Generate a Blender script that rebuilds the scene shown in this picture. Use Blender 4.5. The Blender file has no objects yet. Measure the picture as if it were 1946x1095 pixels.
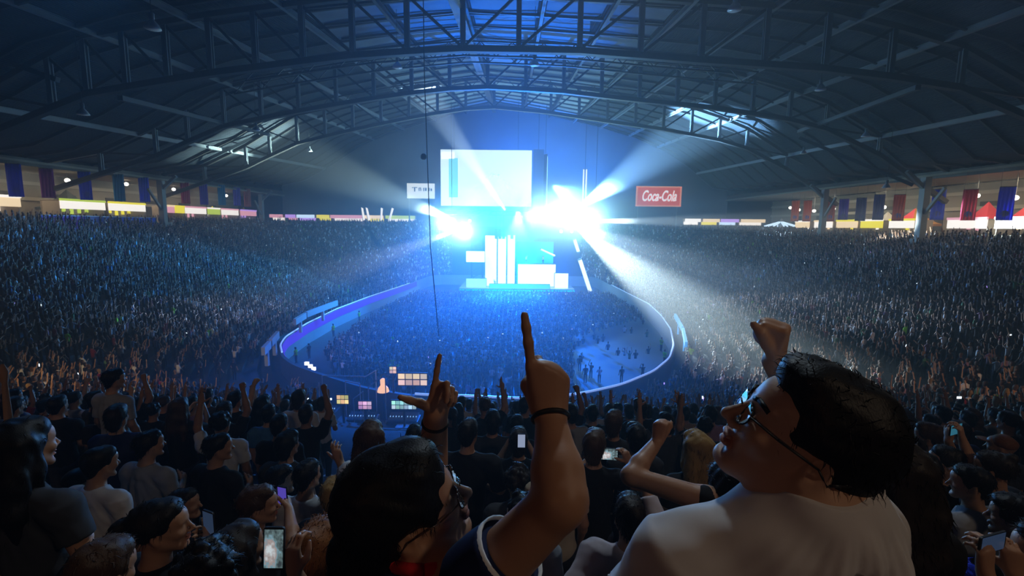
import bpy, math, random
import numpy as np
from mathutils import Vector, Matrix, Euler

random.seed(11)
rng = np.random.default_rng(11)
SC = bpy.context.scene
COL = SC.collection

# ------------------------------------------------------------------ camera
IMG_W, IMG_H, FPX = 1946.0, 1095.0, 900.0
EYE = Vector((0.0, 0.0, 12.0))
PITCH = math.atan(117.5 / FPX)
CAM_R = Matrix.Rotation(math.pi / 2 - PITCH, 3, 'X') @ Matrix.Rotation(math.radians(0.6), 3, 'Z')
cam_data = bpy.data.cameras.new('camera')
cam_data.sensor_width = 36.0
cam_data.lens = 36.0 * FPX / IMG_W
cam_data.clip_start = 0.05
cam_data.clip_end = 500.0
cam = bpy.data.objects.new('camera', cam_data)
cam.matrix_world = Matrix.Translation(EYE) @ CAM_R.to_4x4()
COL.objects.link(cam)
SC.camera = cam


def P(px, py, Y):
    """World point at forward distance Y that the photograph shows at (px, py)."""
    d = CAM_R @ Vector(((px - IMG_W / 2) / FPX, -(py - IMG_H / 2) / FPX, -1.0))
    return EYE + d * (Y / d.y)


def PZ(px, py, z):
    d = CAM_R @ Vector(((px - IMG_W / 2) / FPX, -(py - IMG_H / 2) / FPX, -1.0))
    return EYE + d * ((z - EYE.z) / d.z)


def PX(px, py, x):
    d = CAM_R @ Vector(((px - IMG_W / 2) / FPX, -(py - IMG_H / 2) / FPX, -1.0))
    return EYE + d * ((x - EYE.x) / d.x)


def proj(p):
    q = CAM_R.transposed() @ (Vector(p) - EYE)
    return (IMG_W / 2 + FPX * q.x / -q.z, IMG_H / 2 - FPX * q.y / -q.z, -q.z)


# ------------------------------------------------------------------ render look
SC.view_settings.view_transform = 'Standard'
SC.view_settings.look = 'None'
SC.view_settings.gamma = 1.0
SC.view_settings.use_curve_mapping = False
SC.view_settings.exposure = -0.2
SC.cycles.use_denoising = True
SC.cycles.max_bounces = 3
SC.cycles.diffuse_bounces = 2
SC.cycles.glossy_bounces = 2
SC.cycles.transmission_bounces = 2
SC.cycles.transparent_max_bounces = 6
SC.cycles.volume_bounces = 0
SC.cycles.sample_clamp_direct = 0.0
SC.cycles.sample_clamp_indirect = 4.0
SC.cycles.caustics_reflective = False
SC.cycles.caustics_refractive = False
SC.cycles.use_adaptive_sampling = False
SC.cycles.light_sampling_threshold = 0.0

# ------------------------------------------------------------------ night air with stage haze
W = bpy.data.worlds.new('night_air')
SC.world = W
W.use_nodes = True
nt = W.node_tree
nt.nodes.clear()
out = nt.nodes.new('ShaderNodeOutputWorld')
bg = nt.nodes.new('ShaderNodeBackground')
bg.inputs['Color'].default_value = (0.004, 0.006, 0.012, 1)
bg.inputs['Strength'].default_value = 1.0
vs = nt.nodes.new('ShaderNodeVolumeScatter')
vs.inputs['Color'].default_value = (0.95, 0.97, 1.0, 1)
vs.inputs['Density'].default_value = 0.0047
vs.inputs['Anisotropy'].default_value = 0.6
nt.links.new(bg.outputs[0], out.inputs['Surface'])
nt.links.new(vs.outputs[0], out.inputs['Volume'])
W.cycles.homogeneous_volume = True
W.cycles.volume_sampling = 'EQUIANGULAR'


def spot(name, loc, target, watts, color, cone, blend=0.4, radius=0.15):
    d = bpy.data.lights.new(name, 'SPOT')
    d.energy = watts
    d.color = color
    d.spot_size = math.radians(cone)
    d.spot_blend = blend
    d.shadow_soft_size = radius
    o = bpy.data.objects.new(name, d)
    o.location = loc
    o.rotation_euler = (Vector(target) - Vector(loc)).to_track_quat('-Z', 'Y').to_euler()
    COL.objects.link(o)
    return o


def area(name, loc, target, watts, color, sx, sy):
    d = bpy.data.lights.new(name, 'AREA')
    d.shape = 'RECTANGLE'
    d.size, d.size_y = sx, sy
    d.energy = watts
    d.color = color
    o = bpy.data.objects.new(name, d)
    o.location = loc
    o.rotation_euler = (Vector(target) - Vector(loc)).to_track_quat('-Z', 'Y').to_euler()
    COL.objects.link(o)
    return o


BLUE = (0.0, 0.165, 1.0)
AZURE = (0.01, 0.30, 1.0)
CYAN = (0.02, 0.62, 0.85)
WHITE = (0.80, 0.95, 1.0)
WARM = (1.0, 0.62, 0.28)
# two clusters of stage lamps blinding towards the stands
for px, py, w in ((1036, 408, 22000), (1066, 402, 30000), (1092, 414, 30000), (1122, 420, 26000)):
    spot('stage_blinder_light', P(px, py, 99), (5, 0, 4), w, (0.12, 0.56, 1.0), 44, 1.0, 0.4)
for px, py, w in ((852, 424, 14000), (880, 436, 18000)):
    spot('stage_blinder_light', P(px, py, 99), (-5, 0, 4), w, (0.12, 0.56, 1.0), 44, 1.0, 0.4)
# point lights added inside the smoke to spread the white glare
for px, py, w in ((1012, 412, 4000), (1050, 402, 8000), (1085, 408, 9500), (1124, 418, 8000), (846, 424, 6500), (884, 440, 6500)):
    d_ = bpy.data.lights.new('glare_point_light', 'POINT')
    d_.energy, d_.color, d_.shadow_soft_size = w, (0.42, 0.88, 1.0), 0.4
    o_ = bpy.data.objects.new('glare_point_light', d_)
    o_.location = P(px, py, 98.5)
    COL.objects.link(o_)
# moving-head beams through the haze
for src, tgt, w, c, cone in (
        (P(1092, 400, 99), P(1400, 190, 80), 4000000, (0.26, 0.58, 1.0), 26),
        (P(1096, 420, 99), P(1420, 421, 74), 6000000, (0.72, 0.92, 1.0), 6),
        (P(1098, 436, 99), P(1290, 584, 50), 3600000, (0.72, 0.93, 1.0), 9),
        (P(1096, 428, 99), P(1480, 600, 48), 1100000, (0.55, 0.75, 1.0), 13),
        (P(960, 400, 99), P(790, 150, 82), 2200000, (0.55, 0.80, 1.0), 13),
        (P(866, 420, 99), P(620, 320, 86), 1300000, (0.62, 0.92, 0.90), 22),
        (P(864, 440, 99), P(640, 520, 66), 480000, (0.60, 0.72, 1.0), 9)):
    spot('moving_head_light', src, tgt, w, c, cone, 0.8, 0.12)
# blue wash of the middle of the hall
for px, py, tgt in ((905, 398, (-6, 0, 20)), (950, 396, (-3, 0, 26)), (1000, 394, (0, 0, 14)), (1045, 396, (4, 0, 24)), (985, 392, (0, 20, 38))):
    spot('blue_wash_light', P(px, py, 100), tgt, 48000, BLUE, 21, 0.9, 0.3)
spot('blue_wash_light', P(1000, 540, 96), (-1, 52, 37), 420000, BLUE, 32, 0.9, 0.4)
spot('blue_wash_light', P(940, 330, 103), (-3, 56, -2.5), 1300000, (0.0, 0.14, 1.0), 42, 0.8, 0.4)
spot('cyan_wash_light', P(985, 400, 95), (0, 86, -2.5), 700000, CYAN, 56, 0.9, 0.4)
spot('wall_fill_light', P(985, 370, 108), P(1010, 230, 121), 60000, (0.0, 0.15, 1.0), 120, 0.9, 0.4)  # added spots that turn the back wall blue
spot('wall_fill_light', P(1130, 370, 108), P(1150, 250, 121), 45000, (0.0, 0.18, 1.0), 120, 0.9, 0.4)
# blue floods on the stands to both sides
spot('stand_flood_light', (-3, 97, 20), (-42, 52, -2), 420000, AZURE, 42, 0.9, 0.5)
spot('stand_flood_light', (8, 97, 20), (38, 48, -2), 200000, (0.10, 0.36, 1.0), 42, 0.9, 0.5)
# unseen spots added above the nearest rows to give the audience a rim light
spot('row_rim_light', (2.5, 9.0, 20.0), (0.5, 1.5, 11.0), 1500, (0.72, 0.88, 1.0), 42, 0.9, 0.3)
spot('row_rim_light', (-10.0, 12.0, 19.5), (-6.0, 4.5, 10.0), 800, (0.06, 0.34, 1.0), 46, 0.9, 0.3)
spot('row_rim_light', (11.0, 12.0, 19.5), (7.0, 4.5, 10.0), 450, (0.35, 0.55, 1.0), 42, 0.9, 0.3)
# warm lamps of the passage behind the photographer
spot('passage_lamp_light', (-9, -9, 19), (-14, 16, 5), 500, WARM, 70, 0.6, 0.3)
spot('passage_lamp_light', (13, -9, 19), (18, 16, 5), 500, WARM, 70, 0.6, 0.3)
spot('passage_lamp_light', (5.5, -3.0, 16.5), (0.8, 2, 10.8), 260, (1.0, 0.76, 0.54), 80, 0.8, 0.3)
spot('passage_lamp_light', (-3.2, -4.5, 13.6), (0.45, 0.9, 11.5), 42, (1.0, 0.46, 0.24), 60, 0.8, 0.3)  # added warm fill for the turned face and raised arms
spot('passage_lamp_light', (-16, -7, 17.5), P(210, 700, 24), 20000, (1.0, 0.70, 0.38), 24, 0.7, 0.2)
spot('passage_lamp_light', (20, -7, 17.5), P(1830, 700, 22), 11000, (1.0, 0.62, 0.40), 22, 0.7, 0.2)

# smoke volume added round the stage lamps to strengthen their burst
sm = bpy.data.materials.new('glare_smoke')
sm.use_nodes = True
_n = sm.node_tree
_n.nodes.clear()
_q = _n.nodes.new('ShaderNodeOutputMaterial')
_v = _n.nodes.new('ShaderNodeVolumeScatter')
_v.inputs['Color'].default_value = (0.95, 0.98, 1.0, 1)
_v.inputs['Density'].default_value = 0.055
_v.inputs['Anisotropy'].default_value = 0.5
_n.links.new(_v.outputs[0], _q.inputs['Volume'])
_tc = _n.nodes.new('ShaderNodeTexCoord')          # thick in the middle, thinning out to nothing
_mp = _n.nodes.new('ShaderNodeVectorMath')
_mp.operation = 'SUBTRACT'
_mp.inputs[1].default_value = (0.5, 0.5, 0.5)
_ln = _n.nodes.new('ShaderNodeVectorMath')
_ln.operation = 'LENGTH'
_mr = _n.nodes.new('ShaderNodeMapRange')
_mr.interpolation_type = 'SMOOTHSTEP'
_mr.inputs[1].default_value, _mr.inputs[2].default_value = 0.5, 0.1
_mr.inputs[3].default_value, _mr.inputs[4].default_value = 0.0, 0.10
_n.links.new(_tc.outputs['Generated'], _mp.inputs[0])
_n.links.new(_mp.outputs[0], _ln.inputs[0])
_n.links.new(_ln.outputs['Value'], _mr.inputs[0])
_n.links.new(_mr.outputs[0], _v.inputs['Density'])
sm.cycles.homogeneous_volume = False
sm.cycles.volume_sampling = 'EQUIANGULAR'
for c_, r_ in ((P(1078, 416, 96), (21, 10, 9.5)), (P(862, 430, 96), (10, 6, 7.0))):
    me = bpy.data.meshes.new('glare_smoke')
    vs_, fs_ = [], []
    for i in range(17):
        for j in range(32):
            a, b = math.pi * i / 16, 2 * math.pi * j / 32
            vs_.append((c_.x + r_[0] * math.sin(a) * math.cos(b), c_.y + r_[1] * math.sin(a) * math.sin(b), c_.z + r_[2] * math.cos(a)))
    for i in range(16):
        for j in range(32):
            k = (j + 1) % 32
            fs_.append((i * 32 + j, (i + 1) * 32 + j, (i + 1) * 32 + k, i * 32 + k))
    me.from_pydata(vs_, [], fs_)
    me.validate()
    me.materials.append(sm)
    o = bpy.data.objects.new('glare_smoke', me)
    COL.objects.link(o)
    o['kind'] = 'stuff'
    o['label'] = 'added smoke volume swelling the white glare round the %s stage lamps' % ('right' if c_.x > 0 else 'left')
    o['category'] = 'smoke'

# ------------------------------------------------------------------ materials
MATS = {}


def mat(name, color, rough=0.6, metal=0.0, emit=None, estr=0.0, noise=None, spec=0.5, attr=False, obcol=False, sheen=0.0, sss=0.0):
    if name in MATS:
        return MATS[name]
    m = bpy.data.materials.new(name)
    m.use_nodes = True
    t = m.node_tree
    b = t.nodes['Principled BSDF']
    b.inputs['Base Color'].default_value = (*color, 1)
    b.inputs['Roughness'].default_value = rough
    b.inputs['Metallic'].default_value = metal
    b.inputs['Specular IOR Level'].default_value = spec
    if sheen:
        b.inputs['Sheen Weight'].default_value = sheen
    src = None
    if attr:
        a = t.nodes.new('ShaderNodeAttribute')
        a.attribute_name = 'Col'
        src = a.outputs['Color']
    if obcol:
        a = t.nodes.new('ShaderNodeObjectInfo')
        src = a.outputs['Color']
    if noise:
        sc, amt = noise
        tc = t.nodes.new('ShaderNodeTexCoord')
        n = t.nodes.new('ShaderNodeTexNoise')
        n.inputs['Scale'].default_value = sc
        n.inputs['Detail'].default_value = 4
        t.links.new(tc.outputs['Object'], n.inputs['Vector'])
        mr = t.nodes.new('ShaderNodeMapRange')
        mr.inputs[3].default_value = 1 - amt
        mr.inputs[4].default_value = 1 + amt
        t.links.new(n.outputs['Fac'], mr.inputs[0])
        mx = t.nodes.new('ShaderNodeMix')
        mx.data_type = 'RGBA'
        mx.blend_type = 'MULTIPLY'
        mx.inputs[0].default_value = 1
        if src is None:
            mx.inputs[6].default_value = (*color, 1)
        else:
            t.links.new(src, mx.inputs[6])
        cb = t.nodes.new('ShaderNodeCombineColor')
        for i in range(3):
            t.links.new(mr.outputs[0], cb.inputs[i])
        t.links.new(cb.outputs[0], mx.inputs[7])
        src = mx.outputs[2]
    if src is not None:
        t.links.new(src, b.inputs['Base Color'])
    if emit:
        b.inputs['Emission Color'].default_value = (*emit, 1)
        b.inputs['Emission Strength'].default_value = estr
        m.cycles.emission_sampling = 'NONE'
    MATS[name] = m
    return m


def rotz(a):
    return Matrix.Rotation(a, 3, 'Z')


# ------------------------------------------------------------------ mesh collector
class MB:
    def __init__(s):
        s.v, s.f = [], []

    def add(s, vs, fs):
        o = len(s.v)
        s.v.extend([tuple(p) for p in vs])
        s.f.extend([tuple(i + o for i in q) for q in fs])
        return s

    def box(s, c, size, R=None):
        R = R or Matrix.Identity(3)
        c = Vector(c)
        h = Vector(size) / 2
        vs = [c + R @ Vector((x * h.x, y * h.y, z * h.z)) for x in (-1, 1) for y in (-1, 1) for z in (-1, 1)]
        return s.add(vs, [(0, 1, 3, 2), (4, 6, 7, 5), (0, 4, 5, 1), (2, 3, 7, 6), (0, 2, 6, 4), (1, 5, 7, 3)])

    def beam(s, a, b, w, h, up=(0, 0, 1)):
        a, b = Vector(a), Vector(b)
        d = b - a
        L = d.length
        d.normalize()
        up = Vector(up)
        if abs(d.dot(up)) > 0.98:
            up = Vector((0, 1, 0))
        x = d.cross(up).normalized()
        z = x.cross(d).normalized()
        R = Matrix((x, d, z)).transposed()
        return s.box((a + b) / 2, (w, L, h), R)

    def ibeam(s, a, b, w, h, t=0.06, up=(0, 0, 1)):
        a, b = Vector(a), Vector(b)
        d = (b - a).normalized()
        u = Vector(up)
        if abs(d.dot(u)) > 0.98:
            u = Vector((0, 1, 0))
        x = d.cross(u).normalized()
        z = x.cross(d).normalized()
        s.beam(a, b, t, h, up)
        for k in (-1, 1):
            o = z * (k * (h - t) / 2)
            s.beam(a + o, b + o, w, t, up)
        return s

    def tube(s, a, b, r0, r1=None, n=8, cap=True):
        r1 = r0 if r1 is None else r1
        a, b = Vector(a), Vector(b)
        d = (b - a).normalized()
        u = Vector((0, 0, 1)) if abs(d.z) < 0.9 else Vector((1, 0, 0))
        x = d.cross(u).normalized()
        y = d.cross(x).normalized()
        vs = []
        for c, r in ((a, r0), (b, r1)):
            for i in range(n):
                t = 2 * math.pi * i / n
                vs.append(c + x * (r * math.cos(t)) + y * (r * math.sin(t)))
        fs = [(i, (i + 1) % n, n + (i + 1) % n, n + i) for i in range(n)]
        if cap:
            fs += [tuple(range(n - 1, -1, -1)), tuple(range(n, 2 * n))]
        return s.add(vs, fs)

    def path(s, pts, r, n=6):
        pts = [Vector(p) for p in pts]
        for a, b in zip(pts, pts[1:]):
            s.tube(a, b, r, r, n)
        return s

    def lathe(s, c, prof, n=16, R=None):
        R = R or Matrix.Identity(3)
        c = Vector(c)
        vs = []
        for r, z in prof:
            for i in range(n):
                t = 2 * math.pi * i / n
                vs.append(c + R @ Vector((r * math.cos(t), r * math.sin(t), z)))
        fs = []
        for k in range(len(prof) - 1):
            for i in range(n):
                j = (i + 1) % n
                fs.append((k * n + i, k * n + j, (k + 1) * n + j, (k + 1) * n + i))
        fs.append(tuple(range(n - 1, -1, -1)))
        fs.append(tuple(range((len(prof) - 1) * n, len(prof) * n)))
        return s.add(vs, fs)

    def quad(s, a, b, c, d):
        return s.add([a, b, c, d], [(0, 1, 2, 3)])

    def build(s, name, m, parent=None, smooth=False):
        me = bpy.data.meshes.new(name)
        v = s.v
        if parent is not None and parent.get('_o') is not None:
            o = Vector(parent['_o'])
            v = [tuple(Vector(p) - o) for p in v]
        me.from_pydata(v, [], s.f)
        me.update()
        if m:
            me.materials.append(m)
        if smooth:
            me.polygons.foreach_set('use_smooth', [True] * len(me.polygons))
        o = bpy.data.objects.new(name, me)
        COL.objects.link(o)
        if parent is not None:
            o.parent = parent
        return o


def tag(o, label=None, cat=None, group=None, kind=None):
    if label:
        o['label'] = label
    if cat:
        o['category'] = cat
    if group:
        o['group'] = group
    if kind:
        o['kind'] = kind
    return o


def thing(name, loc, label, cat, group=None):
    """Empty at a thing's base; parts are built in world coordinates and shifted under it."""
    o = bpy.data.objects.new(name, None)
    o.empty_display_size = 0.1
    o.location = loc
    COL.objects.link(o)
    o['_o'] = tuple(loc)
    return tag(o, label, cat, group)


def struct(name, mb, m, label=None):
    o = mb.build(name, m)
    return tag(o, label, None, None, 'structure')


def copy_tree(o, parent=None):
    c = o.copy()
    COL.objects.link(c)
    if parent is not None:
        c.parent = parent
    for ch in o.children:
        copy_tree(ch, c)
    return c


def label_text(txt, font_size, loc, R, m, parent, name='lettering', extrude=0.02, shear=0.0, offset=0.0, width=None):
    cu = bpy.data.curves.new(name, 'FONT')
    cu.body = txt
    cu.size = font_size
    cu.align_x = 'CENTER'
    cu.align_y = 'CENTER'
    cu.extrude = extrude
    cu.shear = shear
    cu.offset = offset
    cu.materials.append(m)
    o = bpy.data.objects.new(name, cu)
    o.parent = parent
    o.location = Vector(loc) - Vector(parent['_o'])
    o.rotation_euler = R
    if width:
        bpy.context.view_layer.update()
        COL.objects.link(o)
        bpy.context.view_layer.update()
        o.scale = (width / max(o.dimensions.x, 0.01), 1, 1)
    else:
        COL.objects.link(o)
    bpy.context.view_layer.update()
    me = bpy.data.meshes.new_from_object(o.evaluated_get(bpy.context.evaluated_depsgraph_get()))
    c = bpy.data.objects.new(name, me)
    c.parent, c.location, c.rotation_euler, c.scale = parent, o.location.copy(), o.rotation_euler.copy(), o.scale.copy()
    COL.objects.link(c)
    bpy.data.objects.remove(o)
    c.name = name
    return c

# ------------------------------------------------------------------ bowl geometry
FLOOR_Z = -2.5
CX, CY = -3.0, 62.0
wall_px = [(775, 540), (700, 565), (640, 588), (585, 615), (545, 640), (535, 655), (540, 675), (560, 690), (605, 706),
           (700, 735), (790, 749), (900, 752), (1000, 757), (1100, 748), (1180, 730), (1240, 705), (1270, 680), (1278, 655),
           (1272, 625), (1255, 600), (1232, 578)]
ring = [PZ(px, py, 0.0) for px, py in wall_px]
ring = [Vector((-19.5, 116, 0))] + ring + [Vector((20.5, 104, 0)), Vector((20.0, 116, 0))]
_ang = np.array([math.atan2(p.y - CY, p.x - CX) for p in ring])
_rad = np.array([math.hypot(p.x - CX, p.y - CY) for p in ring])
_o = np.argsort(_ang)
_ang, _rad = _ang[_o], _rad[_o]
_xs = np.array([CX + r * math.cos(a) for a, r in zip(_ang, _rad)])
_ys = np.array([CY + r * math.sin(a) for a, r in zip(_ang, _rad)])


def _ray_poly(th):
    d = np.array([math.cos(th), math.sin(th)])
    best = None
    n = len(_xs)
    for i in range(n):
        x1, y1, x2, y2 = _xs[i] - CX, _ys[i] - CY, _xs[(i + 1) % n] - CX, _ys[(i + 1) % n] - CY
        ex, ey = x2 - x1, y2 - y1
        den = d[0] * ey - d[1] * ex
        if abs(den) < 1e-9:
            continue
        t = (x1 * ey - y1 * ex) / den
        u = (x1 * d[1] - y1 * d[0]) / den
        if t > 0 and -1e-6 <= u <= 1 + 1e-6:
            best = t if best is None else min(best, t)
    return best


NT = 720
TH = np.linspace(-math.pi, math.pi, NT + 1)
RI = np.array([_ray_poly(t + 1e-5) for t in TH])
RI = np.convolve(np.concatenate([RI[-9:-1], RI, RI[1:9]]), np.ones(9) / 9, 'same')[8:-8]
RX0, RX1, RY0, RY1 = -54.5, 50.5, -8.0, 119.0
RCX, RCY, RAX, RAY = (RX0 + RX1) / 2, (RY0 + RY1) / 2, (RX1 - RX0) / 2, (RY1 - RY0) / 2


def _rim(th):
    lo, hi = 5.0, 120.0
    for _ in range(40):
        m = (lo + hi) / 2
        x, y = CX + m * math.cos(th) - RCX, CY + m * math.sin(th) - RCY
        if abs(x / RAX) ** 8 + abs(y / RAY) ** 8 < 1:
            lo = m
        else:
            hi = m
    return lo


RO = np.array([_rim(t) for t in TH])


def _zrim(th):
    c, s = math.cos(th), math.sin(th)
    wn, wf = max(0, -s) ** 1.5, max(0, s) ** 1.5
    wl, wr = max(0, -c) ** 1.5, max(0, c) ** 1.5
    return (12.74 * wn + 12.0 * wf + 11.4 * wl + 10.4 * wr) / (wn + wf + wl + wr)


ZR = np.array([_zrim(t) for t in TH])
NROW = 40
Z_IN = -1.0


def bowl_polar(th, t):
    ri, ro = np.interp(th, TH, RI), np.interp(th, TH, RO)
    r = ri + (ro - ri) * t
    return CX + r * math.cos(th), CY + r * math.sin(th)


def row_z(th, k):
    t = (k + 0.5) / NROW
    sag = 1.5 * max(0.0, -math.sin(th)) ** 1.5 * max(0.0, 1 - t / 0.62)      # the lowest rows near the camera lie deeper
    return Z_IN + (np.interp(th, TH, ZR) - Z_IN) * t - sag


def stand_z(x, y):
    th = math.atan2(y - CY, x - CX)
    r = math.hypot(x - CX, y - CY)
    ri, ro = np.interp(th, TH, RI), np.interp(th, TH, RO)
    k = int(max(0, min(NROW - 1, math.floor((r - ri) / (ro - ri) * NROW))))
    return float(row_z(th, k))


M_conc = mat('stand_concrete', (0.04, 0.04, 0.046), 0.85, noise=(1.5, 0.3))
M_floor = mat('arena_sand', (0.07, 0.07, 0.075), 0.7, noise=(0.6, 0.25))
M_wall = mat('arena_wall_paint', (0.26, 0.30, 0.40), 0.5, noise=(2.0, 0.12))
M_rail = mat('rail_white_paint', (0.8, 0.82, 0.9), 0.35)
M_roof = mat('roof_sheet', (0.05, 0.058, 0.07), 0.8, noise=(0.35, 0.3), spec=0.1)
M_steel = mat('roof_steel', (0.05, 0.045, 0.042), 0.55, noise=(3, 0.2))
M_steel_lt = mat('galvanised_steel', (0.26, 0.28, 0.30), 0.45)
M_black = mat('black_metal', (0.012, 0.012, 0.014), 0.5)
M_cream = mat('passage_cream_paint', (0.36, 0.32, 0.25), 0.7, noise=(0.8, 0.15))

# floor of the arena
mb = MB()
pts = [(CX + np.interp(t, TH, RI) * math.cos(t), CY + np.interp(t, TH, RI) * math.sin(t)) for t in TH[:-1:4]]
n = len(pts)
mb.add([(CX, CY, FLOOR_Z)] + [(x, y, FLOOR_Z) for x, y in pts], [(0, i + 1, (i + 1) % n + 1) for i in range(n)])
struct('floor', mb, M_floor)

# terraced stands
mb = MB()
STEP = 3
ths = TH[:-1:STEP]
m = len(ths)
for k in range(NROW):
    base = len(mb.v)
    for t0, zk in ((k / NROW, 0), ((k + 1) / NROW, 0)):
        for th in ths:
            x, y = bowl_polar(th, t0)
            mb.v.append((x, y, float(row_z(th, k))))
    for i in range(m):
        j = (i + 1) % m
        mb.f.append((base + i, base + j, base + m + j, base + m + i))
    if k < NROW - 1:                                   # riser to the next step
        b2 = len(mb.v)
        for i in range(m):
            j = (i + 1) % m
            mb.f.append((base + m + i, base + m + j, b2 + j, b2 + i))
struct('floor_terraces', mb, M_conc)
bpy.data.objects['floor_terraces'].name = 'terraced_stand'

# arena wall: inner face, coping and the drop behind it
mb = MB()
prof = [(0.0, FLOOR_Z), (0.0, -0.06), (0.30, -0.06), (0.30, FLOOR_Z - 0.3)]
for dr, z in prof:
    for th in ths:
        r = np.interp(th, TH, RI) + dr
        mb.v.append((CX + r * math.cos(th), CY + r * math.sin(th), z))
for a in range(len(prof) - 1):
    for i in range(m):
        j = (i + 1) % m
        mb.f.append((a * m + i, a * m + j, (a + 1) * m + j, (a + 1) * m + i))
wa = struct('wall_arena', mb, M_wall)
wa.data.materials.append(mat('arena_wall_back', (0.05, 0.055, 0.07), 0.7))
for i_, p_ in enumerate(wa.data.polygons):
    p_.material_index = 0 if i_ < m else 1
# pale coping rail round the top of the wall, emission added to brighten it
cop = []
for i, th in enumerate(ths):
    r = np.interp(th, TH, RI) + 0.12
    cop.append(Vector((CX + r * math.cos(th), CY + r * math.sin(th), 0.0)))
gap = lambda p: (-21.5 < p.x < -7.5 and p.y < 45)
runs, cur = [], []
k0 = next(i for i, p in enumerate(cop) if p.y > 100)
for p in cop[k0:] + cop[:k0 + 1]:
    if gap(p) or p.y > 100:
        if len(cur) > 1:
            runs.append(cur)
        cur = []
    else:
        cur.append(p)
if len(cur) > 1:
    runs.append(cur)
for run in runs:
    mb = MB()
    for p in run:
        th = math.atan2(p.y - CY, p.x - CX)
        er = Vector((math.cos(th), math.sin(th), 0))
        for q in range(6):
            mb.v.append(tuple(p + er * (0.085 * math.cos(q * math.pi / 3)) + Vector((0, 0, 0.03 + 0.085 * math.sin(q * math.pi / 3)))))
    for i in range(len(run) - 1):
        for q in range(6):
            mb.f.append((i * 6 + q, i * 6 + (q + 1) % 6, i * 6 + 6 + (q + 1) % 6, i * 6 + 6 + q))
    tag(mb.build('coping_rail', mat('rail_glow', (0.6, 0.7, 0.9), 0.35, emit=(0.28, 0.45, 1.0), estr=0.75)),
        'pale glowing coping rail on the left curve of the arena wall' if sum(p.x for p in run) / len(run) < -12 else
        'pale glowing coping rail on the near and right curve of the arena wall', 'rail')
# lilac advertising band hung on the inside of the left part of the wall
mb = MB()
band = [c for c in cop if c.x < -15 and 42 < c.y < 104]
band.sort(key=lambda p: p.y)
for a, b in zip(band, band[1:]):
    d = (b - a).normalized()
    nrm = Vector((d.y, -d.x, 0))
    o = nrm * 0.2
    a2, b2 = a + o, b + o
    mb.add([a2 + Vector((0, 0, -0.12)), b2 + Vector((0, 0, -0.12)), b2 + Vector((0, 0, -1.15)), a2 + Vector((0, 0, -1.15)),
            a2 - nrm * 0.05 + Vector((0, 0, -0.12)), b2 - nrm * 0.05 + Vector((0, 0, -0.12)),
            b2 - nrm * 0.05 + Vector((0, 0, -1.15)), a2 - nrm * 0.05 + Vector((0, 0, -1.15))],
           [(0, 1, 2, 3), (4, 7, 6, 5), (0, 4, 5, 1), (3, 2, 6, 7)])
led = mat('led_violet', (0.05, 0.02, 0.2), 0.4, emit=(0.09, 0.02, 0.95), estr=0.75)
tag(mb.build('led_band', led), 'violet glowing advertising band along the left arena wall', 'led band')
# blue glowing steps lights behind the right wall
for px0, py0, px1, py1, lb in ((1283, 600, 1297, 625, 'farther'), (1298, 627, 1304, 655, 'nearer')):
    mb = MB()
    a, b = PZ(px0, py0, 1.2), PZ(px1, py1, 1.0)
    mb.beam(a, b, 0.25, 0.5)
    mb.beam((a + b) / 2, (a + b) / 2 - Vector((0, 0, 1.5)), 0.15, 0.15)
    tag(mb.build('led_strip', mat('led_azure', (0.02, 0.1, 0.2), 0.4, emit=(0.05, 0.4, 1.0), estr=0.8)),
        'short blue light strip behind the right arena wall, the %s one' % lb, 'led strip')
for px0, py0, px1, py1, lb in ((500, 668, 512, 655, 'lowest piece'), (514, 652, 528, 636, 'second piece from below'),
                               (560, 612, 580, 600, 'short upper piece'), (582, 598, 640, 576, 'long upper piece')):
    mb = MB()
    a, b = PZ(px0, py0, 1.3), PZ(px1, py1, 1.3)
    mb.beam(a, b, 0.3, 0.7)
    mb.beam((a + b) / 2, (a + b) / 2 - Vector((0, 0, 1.6)), 0.3, 0.3)
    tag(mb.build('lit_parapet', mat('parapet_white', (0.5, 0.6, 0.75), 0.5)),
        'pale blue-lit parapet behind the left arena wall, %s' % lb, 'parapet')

# ------------------------------------------------------------------ roof
EL, ER = -58.0, 54.0


def chord_xz():
    px = [(0, 250), (60, 222), (170, 178), (400, 140), (650, 108), (860, 93), (1100, 97), (1300, 113), (1560, 130), (1800, 160), (1946, 205)]
    pts = [P(a, b, 41) for a, b in px]
    return [(EL, 15.2)] + [(p.x, p.z) for p in pts] + [(ER, 15.0)]


CH = chord_xz()
CHX = np.array([c[0] for c in CH])
CHZ = np.array([c[1] for c in CH])


def rise(x, Y):
    w = max(0.0, 1 - abs(x + 4.7) / 52)
    return 0.125 * (Y - 41) * w + 0.028 * (Y - 41) * (1 - w)


def low_z(x, Y):
    return float(np.interp(x, CHX, CHZ)) + rise(x, Y)


def top_z(x, Y):
    w = max(0.0, 1 - abs(x + 4.7) / 56)
    return max(low_z(x, Y) + 1.7 + 3.0 * min(1, w * 2.2), 18.9 + rise(x, Y))


RYS = [-10, 15, 41, 60, 80, 100, 121]
RXS = [EL, -52, -44, -38, -30, -20, -12, -4.7, 4, 12, 20, 30, 38, 44, 50, ER]
mb = MB()
for Y in RYS:
    for x in RXS:
        mb.v.append((x, Y, top_z(x, Y) + 0.35))
nx = len(RXS)
for a in range(len(RYS) - 1):
    for i in range(nx - 1):
        mb.f.append((a * nx + i, a * nx + i + 1, (a + 1) * nx + i + 1, (a + 1) * nx + i))
struct('ceiling', mb, M_roof)
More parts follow.
